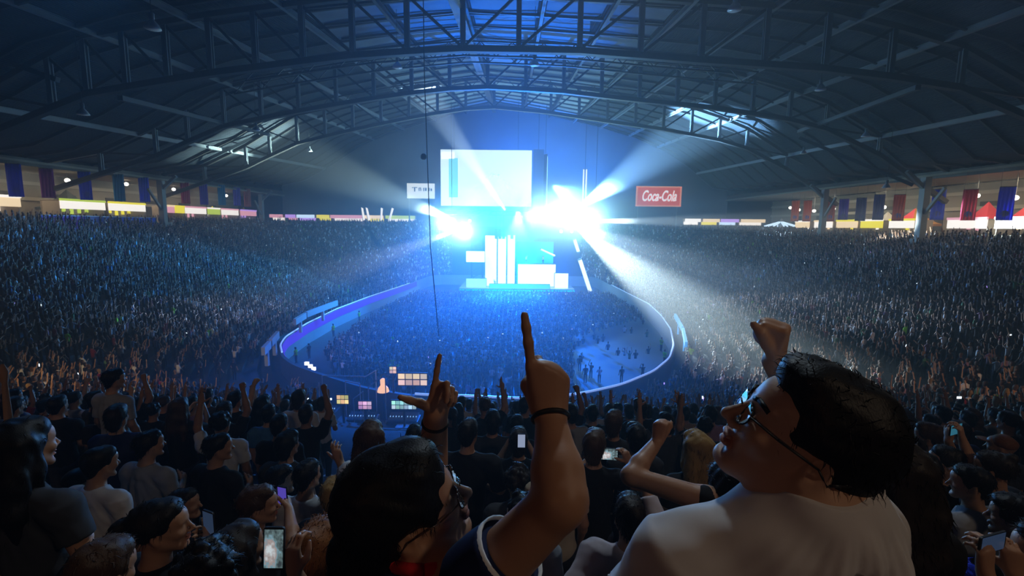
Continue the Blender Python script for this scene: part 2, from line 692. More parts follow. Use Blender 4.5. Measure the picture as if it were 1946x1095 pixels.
# corrugated sheet ribs are in the material
t = M_roof.node_tree
wv = t.nodes.new('ShaderNodeTexWave')
wv.bands_direction = 'X'
wv.inputs['Scale'].default_value = 1.6
tcn = t.nodes.new('ShaderNodeTexCoord')
t.links.new(tcn.outputs['Object'], wv.inputs['Vector'])
bp = t.nodes.new('ShaderNodeBump')
bp.inputs['Strength'].default_value = 0.6
bp.inputs['Distance'].default_value = 0.15
t.links.new(wv.outputs['Fac'], bp.inputs['Height'])
t.links.new(bp.outputs[0], t.nodes['Principled BSDF'].inputs['Normal'])

# paler translucent strips along the middle of the roof
M_sky = mat('roof_light_sheet', (0.34, 0.38, 0.42), 0.7, noise=(0.5, 0.25), spec=0.1)
for xa_, xb_ in ((-18.4, -11.9), (-11.1, -5.4), (-4.0, 2.1), (2.9, 8.1), (8.9, 14.0)):
    mb = MB()
    for ya_, yb_ in ((30, 41), (41, 60), (60, 80), (80, 112)):
        mb.quad((xa_, ya_, top_z(xa_, ya_) + 0.3), (xb_, ya_, top_z(xb_, ya_) + 0.3), (xb_, yb_, top_z(xb_, yb_) + 0.3), (xa_, yb_, top_z(xa_, yb_) + 0.3))
    o = struct('ceiling_light_strip', mb, M_sky)
    o.modifiers.new('thickness', 'SOLIDIFY').thickness = 0.03
for yy_ in np.arange(43, 110, 4.6):
    mb = MB()
    mb.beam((-18, yy_, top_z(-18, yy_) + 0.15), (-4.7, yy_, top_z(-4.7, yy_) + 0.15), 0.16, 0.2)
    mb.beam((-4.7, yy_, top_z(-4.7, yy_) + 0.15), (14, yy_, top_z(14, yy_) + 0.15), 0.16, 0.2)
    struct('roof_purlin', mb, M_steel)

# purlins across the hall, beams along it
for i, Y in enumerate(np.arange(16, 119, 4.6)):
    if min(abs(Y - q) for q in (41, 60, 80)) < 1.2:
        continue
    mb = MB()
    for a, b in zip(RXS, RXS[1:]):
        mb.beam((a, Y, top_z(a, Y) + 0.16), (b, Y, top_z(b, Y) + 0.16), 0.2, 0.3)
    struct('roof_purlin', mb, M_steel)
for x in (-46, -34, -26.5, -18.8, -11.5, 2.5, 8.5, 14.4, 21, 28, 35, 45):
    for ya, yb in ((12, 41), (41, 60), (60, 80), (80, 119)):
        mb = MB()
        mb.ibeam((x, ya, top_z(x, ya) - 0.25), (x, yb, top_z(x, yb) - 0.25), 0.3, 0.5)
        struct('roof_beam', mb, M_steel_lt if abs(x) > 14 else M_steel)
mb = MB()
mb.ibeam((-4.7, 12, top_z(-4.7, 12) - 0.9), (-4.7, 119, top_z(-4.7, 119) - 0.9), 0.9, 1.5, 0.12)
struct('ridge_beam', mb, M_steel)


def truss(Y, xs, label, w=0.45, diag=True):
    t = thing('roof_truss', (-4.7, Y, 15), label, 'roof truss')
    tag(t, kind='structure')
    full = [EL, -51, -44] + [x for x in xs] + [45, ER]
    mb = MB()
    for a, b in zip(full, full[1:]):
        mb.beam((a, Y, low_z(a, Y)), (b, Y, low_z(b, Y)), w + 0.1, 0.5)
    mb.build('bottom_chord', M_steel, t)
    mb = MB()
    for a, b in zip(full, full[1:]):
        mb.beam((a, Y, top_z(a, Y) - 0.2), (b, Y, top_z(b, Y) - 0.2), w, 0.45)
    mb.build('top_chord', M_steel, t)
    for i, x in enumerate(full[1:-1]):
        mb = MB()
        mb.ibeam((x, Y, low_z(x, Y)), (x, Y, top_z(x, Y) - 0.2), 0.42, 0.42, 0.1, (0, 1, 0))
        mb.build('post', M_steel_lt, t)
    if diag:
        for a, b in zip(full[1:-1], full[2:-1]):
            lo, hi = (a, b) if (a + b) / 2 > -4.7 else (b, a)
            mb = MB()
            mb.beam((lo, Y, low_z(lo, Y) + 0.1), (hi, Y, top_z(hi, Y) - 0.3), 0.18, 0.22)
            mb.build('brace', M_steel, t)
    return t


post_x = [P(px, 150, 41).x for px in (95, 165, 240, 320, 403, 488, 578, 672, 775, 880, 985, 1100, 1215, 1330, 1450, 1565, 1690, 1825)]
truss(41, post_x, 'big dark steel roof truss nearest the camera, pale upright posts along it')
truss(60, [-40 + 4.6 * i for i in range(18)], 'steel roof truss second from the camera, above the middle of the arena')
truss(80, [-40 + 4.6 * i for i in range(18)], 'steel roof truss third from the camera, dim in blue haze')


def lattice(Y, drop, x0, x1, label):
    t = thing('lattice_girder', (x0, Y, top_z(x0, Y) - drop), label, 'girder')
    tag(t, kind='structure')
    n = int((x1 - x0) / 1.5)
    xs = [x0 + (x1 - x0) * i / n for i in range(n + 1)]
    for nm, dz in (('upper_chord', 0.0), ('lower_chord', -1.3)):
        mb = MB()
        for a, b in zip(xs, xs[1:]):
            mb.beam((a, Y, top_z(a, Y) - drop + dz), (b, Y, top_z(b, Y) - drop + dz), 0.14, 0.16)
        mb.build(nm, M_steel, t)
    mb = MB()
    for i, (a, b) in enumerate(zip(xs, xs[1:])):
        za, zb = (0, -1.3) if i % 2 else (-1.3, 0)
        mb.beam((a, Y, top_z(a, Y) - drop + za), (b, Y, top_z(b, Y) - drop + zb), 0.07, 0.07)
    mb.build('lattice_web', M_steel, t)


lattice(48, 2.4, -26, 21, 'open web lattice girder right behind the nearest roof truss')
lattice(53, 2.0, -30, 26, 'open web lattice girder midway between the two nearest trusses')
lattice(68, 2.0, -30, 26, 'open web lattice girder beyond the second roof truss')

# long tie pipes seen below the slopes
for a, b in ((P(228, 186, 41), P(520, 258, 78)), (P(1745, 166, 41), P(1518, 250, 66)), (P(0, 112, 41), P(110, 152, 41)),
             (P(375, 312, 72), P(492, 256, 78)), (P(1520, 262, 66), P(1735, 352, 57))):
    mb = MB()
    mb.beam(a, b, 0.4, 0.4)
    struct('tie_beam', mb, mat('tie_beam_steel', (0.05, 0.06, 0.07), 0.6))

# ------------------------------------------------------------------ rear and side shells
WY = 121.0
mb = MB()
for x in RXS:
    mb.v.append((x, WY, 8.0))
for x in RXS:
    mb.v.append((x, WY, top_z(x, WY) + 0.3))
for i in range(nx - 1):
    mb.f.append((i, i + 1, nx + i + 1, nx + i))
struct('wall_back', mb, mat('back_wall_paint', (0.16, 0.18, 0.22), 0.7, noise=(0.2, 0.3)))
mb = MB()
mb.box((1, 120.0, 11.55), (136, 2.6, 0.3))
struct('floor_walkway_back', mb, M_conc)
# walkways behind the rim, their back walls and ceilings
for side, xr, xo, zf in (('left', -54.2, -70.0, 11.4), ('right', 50.2, 66.0, 10.4)):
    mb = MB()
    mb.box(((xr + xo) / 2, 55, zf - 0.15), (abs(xo - xr), 134, 0.3))
    struct('floor_walkway_' + side, mb, M_conc)
    mb = MB()
    mb.box((xo, 55, zf + 4), (0.3, 134, 8.6))
    struct('wall_' + side, mb, M_cream)
    mb = MB()
    mb.box(((EL if side == 'left' else ER) + (xo - xr) * 0.36, 55, 19.0), (abs(xo - xr) * 0.8, 134, 0.25))
    struct('ceiling_walkway_' + side, mb, M_cream)
    M_beam = mat('passage_beam_cream', (0.6, 0.55, 0.44), 0.6)
    for zz_ in (15.2, 17.4):
        mb = MB()
        mb.box((xo + (0.3 if side == 'left' else -0.3), 55, zz_), (0.3, 134, 0.5))
        struct('trim_beam_' + side, mb, M_beam)
    for k_, yy_ in enumerate(np.arange(30, 118, 9.0)):
        mb = MB()
        mb.box((xo + (0.2 if side == 'left' else -0.2), yy_, 14.0), (0.2, 3.4, 4.2))
        struct('door_%s_%d' % (side, k_ + 1), mb, mat('opening_shade', (0.05, 0.05, 0.05), 0.7))  # dark slab standing in for the shade inside an opening
    mb = MB()
    xb = EL if side == 'left' else ER
    for ya in np.arange(-10, 121, 10):
        mb.beam((xb, ya, 18.8 + rise(xb, ya) * 0.4), (xb, ya + 10, 18.8 + rise(xb, ya + 10) * 0.4), 0.5, 0.9)
    struct('trim_' + side, mb, M_steel)
# ------------------------------------------------------------------ columns, banners, lamps
def column(px, Y, zf, side, label):
    x = P(px, 380, Y).x
    t = thing('column', (x, Y, zf), label, 'column', None)
    tag(t, kind='structure')
    mb = MB()
    mb.box((x, Y, (zf + 18.2) / 2), (0.75, 0.75, 18.2 - zf))
    mb.box((x, Y, zf + 0.3), (1.3, 1.3, 0.6))
    mb.build('post', M_steel_lt, t)
    mb = MB()
    mb.beam((x, Y, 16.8), (x - side * 2.4, Y, 18.9), 0.4, 0.4)
    mb.build('bracket', M_steel_lt, t)
    mb = MB()
    mb.beam((x, Y, 13.6), (x, Y - 2.6, 16.8), 0.28, 0.28)
    mb.build('strut', M_steel_lt, t)


column(308, 72, 11.4, -1, 'pale steel column standing behind the left stand, beside a violet banner')
column(496, 103, 11.4, -1, 'grey steel column at the far end of the left stand')
column(1756, 57, 10.4, 1, 'pale steel column beside a blue banner on the right walkway')
column(1567, 76, 10.4, 1, 'slim pale steel column with a flared head on the right walkway')

BAN = {'blue': (0.01, 0.05, 0.55), 'purple': (0.22, 0.02, 0.28), 'teal': (0.0, 0.22, 0.42), 'crimson': (0.35, 0.01, 0.08),
       'violet': (0.08, 0.02, 0.42), 'rust': (0.38, 0.08, 0.05), 'slate blue': (0.07, 0.09, 0.3), 'orange': (0.5, 0.16, 0.05)}


def banner(px, wpx, py0, py1, colname, label, side):
    x = EL + 0.6 if side < 0 else ER - 0.6
    c = PX(px, (py0 + py1) / 2, x)
    top, bot = PX(px, py0, x).z, PX(px, py1, x).z
    # width follows the hanging line, which runs along y
    w = abs(PX(px + wpx / 2, 350, x).y - PX(px - wpx / 2, 350, x).y) * 0.5
    w = max(1.3, min(2.4, w))
    t = thing('banner', (x, c.y, bot), label, 'banner', 'banners hanging along the walkways')
    fx, fy = 24, 10
    mb = MB()
    ang = 0.62 * side
    ux, uy = math.cos(ang), -math.sin(ang)
    for i in range(fx + 1):
        u = i / fx - 0.5
        for j in range(fy + 1):
            v = j / fy
            bulge = 0.05 * math.sin(i * 1.1 + j * 0.3) + 0.12 * math.sin(v * 3.1) * side
            mb.v.append((x + ux * u * w - uy * bulge, c.y + uy * u * w * side * side + ux * bulge, top + (bot - top) * v))
    for i in range(fx):
        for j in range(fy):
            a = i * (fy + 1) + j
            mb.f.append((a, a + 1, a + fy + 2, a + fy + 1))
    m_ = mat('banner_' + colname.replace(' ', '_'), BAN[colname], 0.8)
    if not m_.get('lit'):
        m_['lit'] = 1
        nt_ = m_.node_tree
        b_ = nt_.nodes['Principled BSDF']
        tr_ = nt_.nodes.new('ShaderNodeBsdfTranslucent')
        tr_.inputs['Color'].default_value = (*[min(1, q * 0.8) for q in BAN[colname]], 1)
        ad_ = nt_.nodes.new('ShaderNodeAddShader')
        nt_.links.new(b_.outputs[0], ad_.inputs[0])
        nt_.links.new(tr_.outputs[0], ad_.inputs[1])
        nt_.links.new(ad_.outputs[0], nt_.nodes['Material Output'].inputs['Surface'])
    o = mb.build('cloth', m_, t, True)
    so = o.modifiers.new('thickness', 'SOLIDIFY')
    so.thickness = 0.02
    mb = MB()
    mb.tube((x - ux * w / 2, c.y - uy * w / 2, top), (x + ux * w / 2, c.y + uy * w / 2, top), 0.05)
    mb.build('hanging_rod', M_steel_lt, t)
    for q in (-0.45, 0.45):
        mb = MB()
        mb.tube((x + ux * w * q, c.y + uy * w * q, top), (x + ux * w * q, c.y + uy * w * q, 18.87), 0.015, 0.015, 5)
        mb.build('hanging_cord', M_steel_lt, t)
    # round crest in the lower part of the cloth
    mb = MB()
    R = Matrix((Vector((ux, uy, 0)), Vector((0, 0, 1)), Vector((-uy, ux, 0)))).transposed()
    cc = Vector((x, c.y, bot + (top - bot) * 0.2)) + Vector((-uy, ux, 0)) * (0.06 if (ux * 0 + (-uy)) * -side > 0 else 0.06)
    for sgn in (1,):
        mb.lathe(cc, [(w * 0.26, 0.1 * side * 0), (w * 0.26, 0.03)], 20, R)
    mb.build('crest', mat('banner_crest', (0.06, 0.09, 0.6), 0.7), t)
    return t


for i, (px, w, a, b, cn, lb) in enumerate((
        (28, 37, 311, 374, 'blue', 'broad blue banner hanging leftmost above the left stand'),
        (90, 31, 320, 376, 'purple', 'purple banner between two blue banners above the left stand'),
        (162, 29, 326, 380, 'blue', 'blue banner beside the grey pointed tent on the left walkway'),
        (226, 19, 331, 382, 'teal', 'teal banner above the yellow stall on the left walkway'),
        (274, 21, 337, 384, 'blue', 'blue banner just left of the pale steel column'),
        (352, 17, 347, 387, 'crimson', 'crimson banner just right of the pale left column'),
        (387, 15, 347, 389, 'violet', 'violet banner right of the crimson banner on the left walkway'),
        (421, 13, 351, 390, 'teal', 'teal banner above the yellow and green tent'),
        (450, 14, 356, 391, 'violet', 'violet banner fourth from the far left column'),
        (470, 12, 358, 393, 'rust', 'rust-brown banner beside the far left column'))):
    banner(px, w, a, b, cn, lb, -1)
for px, w, a, b, cn, lb in (
        (1912, 34, 355, 419, 'blue', 'broad blue banner hanging rightmost above the right stand'),
        (1842, 28, 360, 419, 'crimson', 'crimson banner between the two big blue banners on the right walkway'),
        (1783, 24, 360, 418, 'blue', 'blue banner just right of the pale right column'),
        (1708, 18, 370, 420, 'rust', 'rust-coloured banner left of the orange tent top on the right walkway'),
        (1670, 15, 370, 418, 'slate blue', 'slate blue banner second left of the rust banner on the right walkway'),
        (1636, 13, 376, 420, 'slate blue', 'dull slate banner beside a white doorway on the right walkway'),
        (1603, 12, 378, 418, 'violet', 'violet banner right of the slim pale column'),
        (1578, 12, 378, 421, 'rust', 'rust banner touching the slim pale column on its right'),
        (1534, 9, 381, 421, 'orange', 'small orange banner just left of the slim pale column'),
        (1511, 8, 381, 421, 'orange', 'small orange banner farthest along the right walkway')):
    banner(px, w, a, b, cn, lb, 1)

M_bell = mat('lamp_bell_metal', (0.9, 0.9, 0.92), 0.35, 0.0)
for i, (px, py, Y, lb) in enumerate((
        (289, 44, 30, 'high-bay bell lamp hanging nearest, upper left of the roof'),
        (157, 210, 40, 'high-bay bell lamp below the left knee of the nearest truss'),
        (487, 243, 60, 'high-bay bell lamp at the end of the left tie beam'),
        (588, 284, 82, 'small bell lamp dim in the haze left of the big screen'),
        (755, 122, 46, 'small bell lamp under the lattice girder left of the ridge'),
        (1016, 117, 46, 'small bell lamp under the lattice girder right of the ridge'),
        (1397, 9, 33, 'bell lamp at the top chord of the nearest truss, upper right'),
        (1560, 164, 44, 'bell lamp hanging just under the right half of the nearest truss'),
        (1646, 254, 54, 'bell lamp hanging below the right tie beam'),
        (1527, 288, 70, 'small bell lamp left of and beyond the right tie beam'),
        (1685, 352, 56, 'dim bell lamp low over the right walkway banners'))):
    p = P(px, py, Y)
    t = thing('bell_lamp', p, lb, 'lamp', 'bell lamps hanging from the roof')
    mb = MB()
    mb.lathe(p, [(0.46, -0.32), (0.44, -0.26), (0.30, -0.02), (0.17, 0.12), (0.12, 0.2)], 16)
    mb.build('shade', M_bell, t, True)
    mb = MB()
    mb.lathe(p, [(0.12, 0.2), (0.15, 0.24), (0.15, 0.55), (0.1, 0.6)], 12)
    mb.build('ballast_housing', M_steel_lt, t, True)
    mb = MB()
    mb.tube(p + Vector((0, 0, 0.6)), (p.x, p.y, top_z(p.x, Y) + 0.3), 0.025, 0.025, 5)
    mb.build('drop_rod', M_steel, t)

# thin dark rope hanging from the roof
a, b = P(806, 120, 34), P(834, 640, 34)
t = thing('hanging_rope', b, 'thin dark rope hanging from the roof left of the big screen', 'rope')
mb = MB()
mb.path([Vector((a.x, a.y, top_z(a.x, 34))), a, P(812, 300, 34), P(818, 470, 34), b], 0.035, 6)
mb.build('strand', M_black, t)
mb = MB()
mb.lathe(P(805, 298, 34), [(0.1, -0.2), (0.2, -0.1), (0.2, 0.1), (0.1, 0.2)], 10)
mb.build('pulley', mat('pulley_brass', (0.4, 0.3, 0.12), 0.4, 0.6), t)

# ------------------------------------------------------------------ concession stalls and tents
def glow(name, c, s):
    return mat(name, tuple(0.4 * q for q in c), 0.5, emit=c, estr=s)


G_white = glow('lit_sign_white', (1.0, 0.93, 0.85), 1.5)
G_yellow = glow('lit_sign_yellow', (1.0, 0.85, 0.05), 1.2)
G_lime = glow('lit_sign_lime', (0.7, 0.9, 0.1), 0.9)
G_pink = glow('lit_sign_pink', (1.0, 0.45, 0.55), 1.0)
G_warm = glow('lit_sign_warm', (1.0, 0.75, 0.45), 1.3)
G_violet = glow('lit_sign_violet', (0.6, 0.35, 1.0), 1.2)
G_ice = glow('lit_sign_ice', (0.6, 0.8, 1.0), 1.6)


def stall(x, y, zf, L, facing, g_sign, g_band, c_body, label, hh=3.4, lamp=None):
    """Booth along the walkway; facing is the sign of x towards the arena."""
    t = thing('food_stall', (x, y, zf), label, 'stall', 'lit stalls on the walkways')
    mb = MB()
    mb.box((x - facing * 1.2, y, zf + hh / 2), (0.15, L, hh))
    mb.box((x, y - L / 2 + 0.06, zf + hh / 2), (2.4, 0.12, hh))
    mb.box((x, y + L / 2 - 0.06, zf + hh / 2), (2.4, 0.12, hh))
    mb.box((x, y, zf + hh), (2.7, L, 0.12))
    mb.build('shell', mat('stall_shell_%d' % int(c_body[0] * 100), c_body, 0.7), t)
    mb = MB()
    mb.box((x + facing * 1.35, y, zf + hh - 0.55), (0.14, L, 1.1))
    mb.build('sign_board', g_sign, t)
    mb = MB()
    mb.box((x + facing * 1.4, y, zf + hh + 0.1), (0.2, L + 0.1, 0.3))
    mb.build('sign_edge', g_band, t)
    mb = MB()
    mb.box((x + facing * 1.1, y, zf + 0.55), (0.6, L - 0.3, 1.1))
    mb.box((x + facing * 1.1, y, zf + 1.13), (0.8, L - 0.2, 0.06))
    mb.build('counter', mat('stall_counter', (0.45, 0.4, 0.3), 0.5), t)
    for k in range(min(6, max(2, int(L)))):
        mb = MB()
        mb.box((x - facing * 1.05, y - L / 2 + 0.6 + k * (L - 1.0) / max(1, min(6, max(2, int(L))) - 1), zf + 2.0 + 0.15 * (k % 3)), (0.1, 0.5, 0.7))
        mb.build('menu_panel', g_band, t)
    return t


def tent(p, w, h, zf, cols, label):
    t = thing('canopy_tent', (p.x, p.y, zf), label, 'tent', 'canopy tents on the walkways')
    ez = zf + 2.6
    corners = [(-1, -1), (1, -1), (1, 1), (-1, 1)]
    for i, (sx, sy) in enumerate(corners):
        mb = MB()
        mb.tube((p.x + sx * w / 2, p.y + sy * w / 2, zf), (p.x + sx * w / 2, p.y + sy * w / 2, ez), 0.05)
        mb.build('pole', M_steel_lt, t)
    ns = 6
    for i in range(4):
        a, b = corners[i], corners[(i + 1) % 4]
        mb = MB()
        rows = []
        for s in range(ns + 1):
            f = s / ns
            r = (1 - f)
            z = ez + h * (f ** 1.5)
            rows.append(((p.x + a[0] * w / 2 * r, p.y + a[1] * w / 2 * r, z), (p.x + b[0] * w / 2 * r, p.y + b[1] * w / 2 * r, z)))
        for (a0, b0), (a1, b1) in zip(rows, rows[1:]):
            mb.quad(a0, b0, b1, a1)
        mb.quad((p.x + a[0] * w / 2, p.y + a[1] * w / 2, ez - 0.35), (p.x + b[0] * w / 2, p.y + b[1] * w / 2, ez - 0.35), *reversed(rows[0]))
        o = mb.build('canopy_panel', cols[i % len(cols)], t)
        o.modifiers.new('thickness', 'SOLIDIFY').thickness = 0.02
    return t


C_body = (0.45, 0.38, 0.3)
XL, XRr = -61.0, 57.0
for px0, px1, gs, gb, lb in (
        (-60, 40, G_warm, G_white, 'stall with a warm lit sign at the near end of the left walkway'),
        (112, 200, G_white, G_lime, 'long stall with white sign and lime edge on the left walkway'),
        (204, 276, G_white, G_yellow, 'long stall with white sign and yellow edge left of the pale column'),
        (316, 330, G_pink, G_warm, 'narrow pink-signed stall just right of the pale left column'),
        (331, 349, G_yellow, G_yellow, 'bright yellow stall on the left walkway'),
        (350, 391, G_white, G_pink, 'white-signed stall with pink edge behind the left stand'),
        (393, 417, G_lime, G_white, 'pale lime-signed stall under the yellow and green tent'),
        (419, 452, G_white, G_pink, 'white-signed stall between the two left columns'),
        (455, 486, G_pink, G_violet, 'pink-signed stall with violet edge beside the far left column')):
    ya, yb = PX(px0, 390, XL + 1.3).y, PX(px1, 390, XL + 1.3).y
    stall(XL, (ya + yb) / 2, 11.4, abs(yb - ya) * 0.96, 1, gs, gb, C_body, lb)
for px0, px1, gs, gb, lb in (
        (1990, 1890, G_white, G_warm, 'white-lit stall at the near end of the right walkway'),
        (1880, 1800, G_white, G_pink, 'white-lit stall under the red tents of the right walkway'),
        (1740, 1690, G_white, G_yellow, 'white-lit stall under the orange tent of the right walkway'),
        (1680, 1636, G_yellow, G_white, 'pale yellow stall left of the orange tent on the right walkway'),
        (1632, 1590, G_warm, G_yellow, 'warm-lit stall with yellow edge behind the right stand'),
        (1584, 1548, G_white, G_warm, 'white-lit stall right beside the slim pale column'),
        (1540, 1512, G_warm, G_white, 'warm-lit stall just beyond the slim pale column')):
    ya, yb = PX(px0, 420, XRr - 1.3).y, PX(px1, 420, XRr - 1.3).y
    stall(XRr, (ya + yb) / 2, 10.4, abs(yb - ya) * 0.94, -1, gs, gb, C_body, lb, 3.0)
# stalls along the far rim, facing the camera
def far_stall(px0, px1, py, gs, gb, label, hh=2.6):
    Y = 119.4
    a, b = P(px0, py, Y), P(px1, py, Y)
    zf = 11.7
    t = thing('food_stall', ((a.x + b.x) / 2, Y, zf), label, 'stall', 'lit stalls on the far rim')
    L = b.x - a.x
    cx = (a.x + b.x) / 2
    mb = MB()
    mb.box((cx, Y + 0.7, zf + hh / 2), (L, 0.12, hh))
    mb.box((cx, Y, zf + hh), (L, 1.6, 0.12))
    mb.build('shell', mat('stall_shell_45', C_body, 0.7), t)
    mb = MB()
    mb.box((cx, Y - 0.8, zf + hh - 0.4), (L, 0.1, 0.8))
    mb.build('sign_board', gs, t)
    mb = MB()
    mb.box((cx, Y - 0.7, zf + 0.5), (L * 0.95, 0.4, 1.0))
    mb.build('counter', mat('stall_counter', (0.45, 0.4, 0.3), 0.5), t)
    mb = MB()
    mb.box((cx, Y + 0.6, zf + 1.5), (L * 0.9, 0.08, 0.7))
    mb.build('menu_panel', gb, t)


for px0, px1, gs, gb, lb in (
        (515, 540, G_pink, G_white, 'pink far stall just right of the far left column'),
        (545, 564, G_violet, G_pink, 'violet far stall left of the pale blue arch'),
        (566, 600, G_ice, G_violet, 'icy white far stall with an arched look'),
        (604, 628, G_yellow, G_yellow, 'yellow far stall right of the icy white one'),
        (630, 690, G_pink, G_white, 'long pink and white far stall with lattice front'),
        (694, 730, G_warm, G_yellow, 'warm-lit far stall between the white flag poles'),
        (734, 790, G_lime, G_white, 'pale green far stall under the white billboard'),
        (1300, 1330, G_white, G_white, 'white far stall below the red billboard'),
        (1334, 1366, G_warm, G_yellow, 'warm yellow far stall right of the red billboard'),
        (1368, 1402, G_violet, G_ice, 'violet far stall on the right part of the far rim'),
        (1406, 1452, G_warm, G_white, 'long warm far stall towards the right corner')):
    far_stall(px0, px1, 410, gs, gb, lb)
# icy glowing ride at the right corner
p = P(1484, 425, 103)
t = thing('fairground_ride', (p.x, p.y, 10.4), 'icy white glowing fairground ride in the far right corner', 'ride')
mb = MB()
mb.lathe((p.x, p.y, 10.4), [(3.0, 0), (3.0, 0.9), (2.4, 1.1)], 20)
mb.build('base', G_ice, t)
mb = MB()
for k in range(10):
    q = 2 * math.pi * k / 10
    mb.beam((p.x, p.y, 13.6), (p.x + 3.2 * math.cos(q), p.y + 3.2 * math.sin(q), 12.6), 0.25, 0.25)
mb.build('light_arms', G_ice, t)
mb = MB()
mb.lathe((p.x, p.y, 11.6), [(0.5, 0), (0.5, 2.0), (0.2, 2.6)], 12)
mb.build('hub', M_steel_lt, t)

C = lambda n, c: mat('canopy_' + n, c, 0.7)
gr, rd, og, yl, gn, wh = (C('grey', (0.10, 0.13, 0.13)), C('red', (0.75, 0.03, 0.06)), C('orange', (0.9, 0.4, 0.05)),
                          C('yellow', (0.85, 0.65, 0.05)), C('green', (0.08, 0.4, 0.12)), C('white', (0.75, 0.74, 0.7)))
for px, x, w, h, zf, cs, lb in (
        (128, -66, 5.0, 2.7, 11.4, [gr], 'dark grey pointed tent behind the left stalls'),
        (205, -65, 2.6, 0.9, 11.4, [og, rd], 'small orange and red canopy over the left stalls'),
        (403, -64, 3.4, 1.6, 11.4, [yl, gn, rd, yl], 'yellow green and red tent behind the left stalls'),
        (433, -64, 2.8, 1.2, 11.4, [wh], 'little white tent right of the multicoloured one'),
        (462, -64, 3.0, 1.8, 11.4, [yl, og], 'yellow and orange tent near the far left column'),
        (1880, 61.6, 4.2, 2.8, 10.4, [rd, wh, rd, rd], 'red tent with white seam left of the rightmost banner'),
        (1965, 61.6, 4.2, 2.8, 10.4, [rd, rd], 'red tent at the right edge of the walkway'),
        (1742, 61.6, 4.6, 2.4, 10.4, [og, rd], 'orange and red tent left of the pale right column'),
        (1690, 61.6, 4.0, 2.0, 10.4, [wh], 'white tent beside the orange one on the right walkway'),
        (1640, 61.6, 4.0, 1.7, 10.4, [wh], 'white tent farther back on the right walkway')):
    q = PX(px, 380, x)
    tent(q, w, h, zf, cs, lb)

# ceiling lamps over the walkways (small glowing globes) with their light
for i, (px, py, x) in enumerate(((128, 343, -63), (20, 330, -62), (240, 350, -64), (330, 360, -64), (430, 372, -64),
                                 (1930, 376, 60), (1857, 372, 60), (1680, 394, 60), (1584, 397, 60), (1547, 401, 60), (1518, 399, 60), (1502, 395, 60))):
    q = PX(px, py, x)
    t = thing('globe_lamp', q, 'round white lamp glowing under the walkway ceiling, %s' % (
        'left walkway' if x < 0 else 'right walkway'), 'lamp', 'globe lamps of the left walkway' if x < 0 else 'globe lamps of the right walkway')
    mb = MB()
    mb.lathe(q, [(0.05, -0.3), (0.26, -0.2), (0.34, 0), (0.26, 0.2), (0.05, 0.3)], 12)
    mb.build('globe', mat('lamp_globe', (1, 0.95, 0.85), 0.4, emit=(1, 0.9, 0.75), estr=6), t, True)
    mb = MB()
    mb.tube((q.x, q.y, q.z + 0.28), (q.x, q.y, 18.87), 0.03)
    mb.build('stem', M_steel_lt, t)
for x, ys in ((-63, (46, 62, 80, 98)), (58.5, (44, 58, 74, 92))):
    for y in ys:
        o = area('walkway_light', (x, y, 18.4), (x, y, 0), 760, (1.0, 0.80, 0.52), 3, 10)

# blue advertising boards on the rim of the left stand
for k, (pa, pb, c, lb) in enumerate(((78, 160, (0.06, 0.01, 0.30), 'dark violet advertising board on the rim of the left stand'),
                                     (162, 230, (0.01, 0.03, 0.22), 'deep blue advertising board in the middle of the left rim'),
                                     (232, 296, (0.01, 0.06, 0.50), 'brighter blue advertising board below the left column'))):
    a, b = PX(pa, 430, -53.6), PX(pb, 430, -53.6)
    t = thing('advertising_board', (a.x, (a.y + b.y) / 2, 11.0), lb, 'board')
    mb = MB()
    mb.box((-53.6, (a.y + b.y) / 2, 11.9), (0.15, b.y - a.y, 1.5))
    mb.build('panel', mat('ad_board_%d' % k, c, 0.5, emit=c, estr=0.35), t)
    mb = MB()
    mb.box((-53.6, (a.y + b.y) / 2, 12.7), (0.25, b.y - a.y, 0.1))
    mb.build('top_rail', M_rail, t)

# ------------------------------------------------------------------ billboards on the far wall
def billboard(px0, px1, py0, py1, Y, mface, label, frame=None):
    a, b = P(px0, py1, Y), P(px1, py0, Y)
    t = thing('billboard', ((a.x + b.x) / 2, Y, a.z), label, 'billboard')
    cx, cz, w, h = (a.x + b.x) / 2, (a.z + b.z) / 2, b.x - a.x, b.z - a.z
    mb = MB()
    mb.box((cx, Y, cz), (w, 0.3, h))
    mb.build('face', mface, t)
    if frame:
        mb = MB()
        for dx, dz, sx, sz in ((0, h / 2, w + 0.3, 0.3), (0, -h / 2, w + 0.3, 0.3), (w / 2, 0, 0.3, h), (-w / 2, 0, 0.3, h)):
            mb.box((cx + dx, Y - 0.1, cz + dz), (sx, 0.4, sz))
        mb.build('frame', frame, t)
    mb = MB()
    for dx in (-w * 0.45, w * 0.45):
        mb.box((cx + dx, Y + 0.4, (cz - h / 2 + 11.5) / 2 + 0.5), (0.25, 0.25, cz - h / 2 - 11.0 + 2))
    mb.build('support_post', M_steel_lt, t)
    return t, cx, cz, w, h


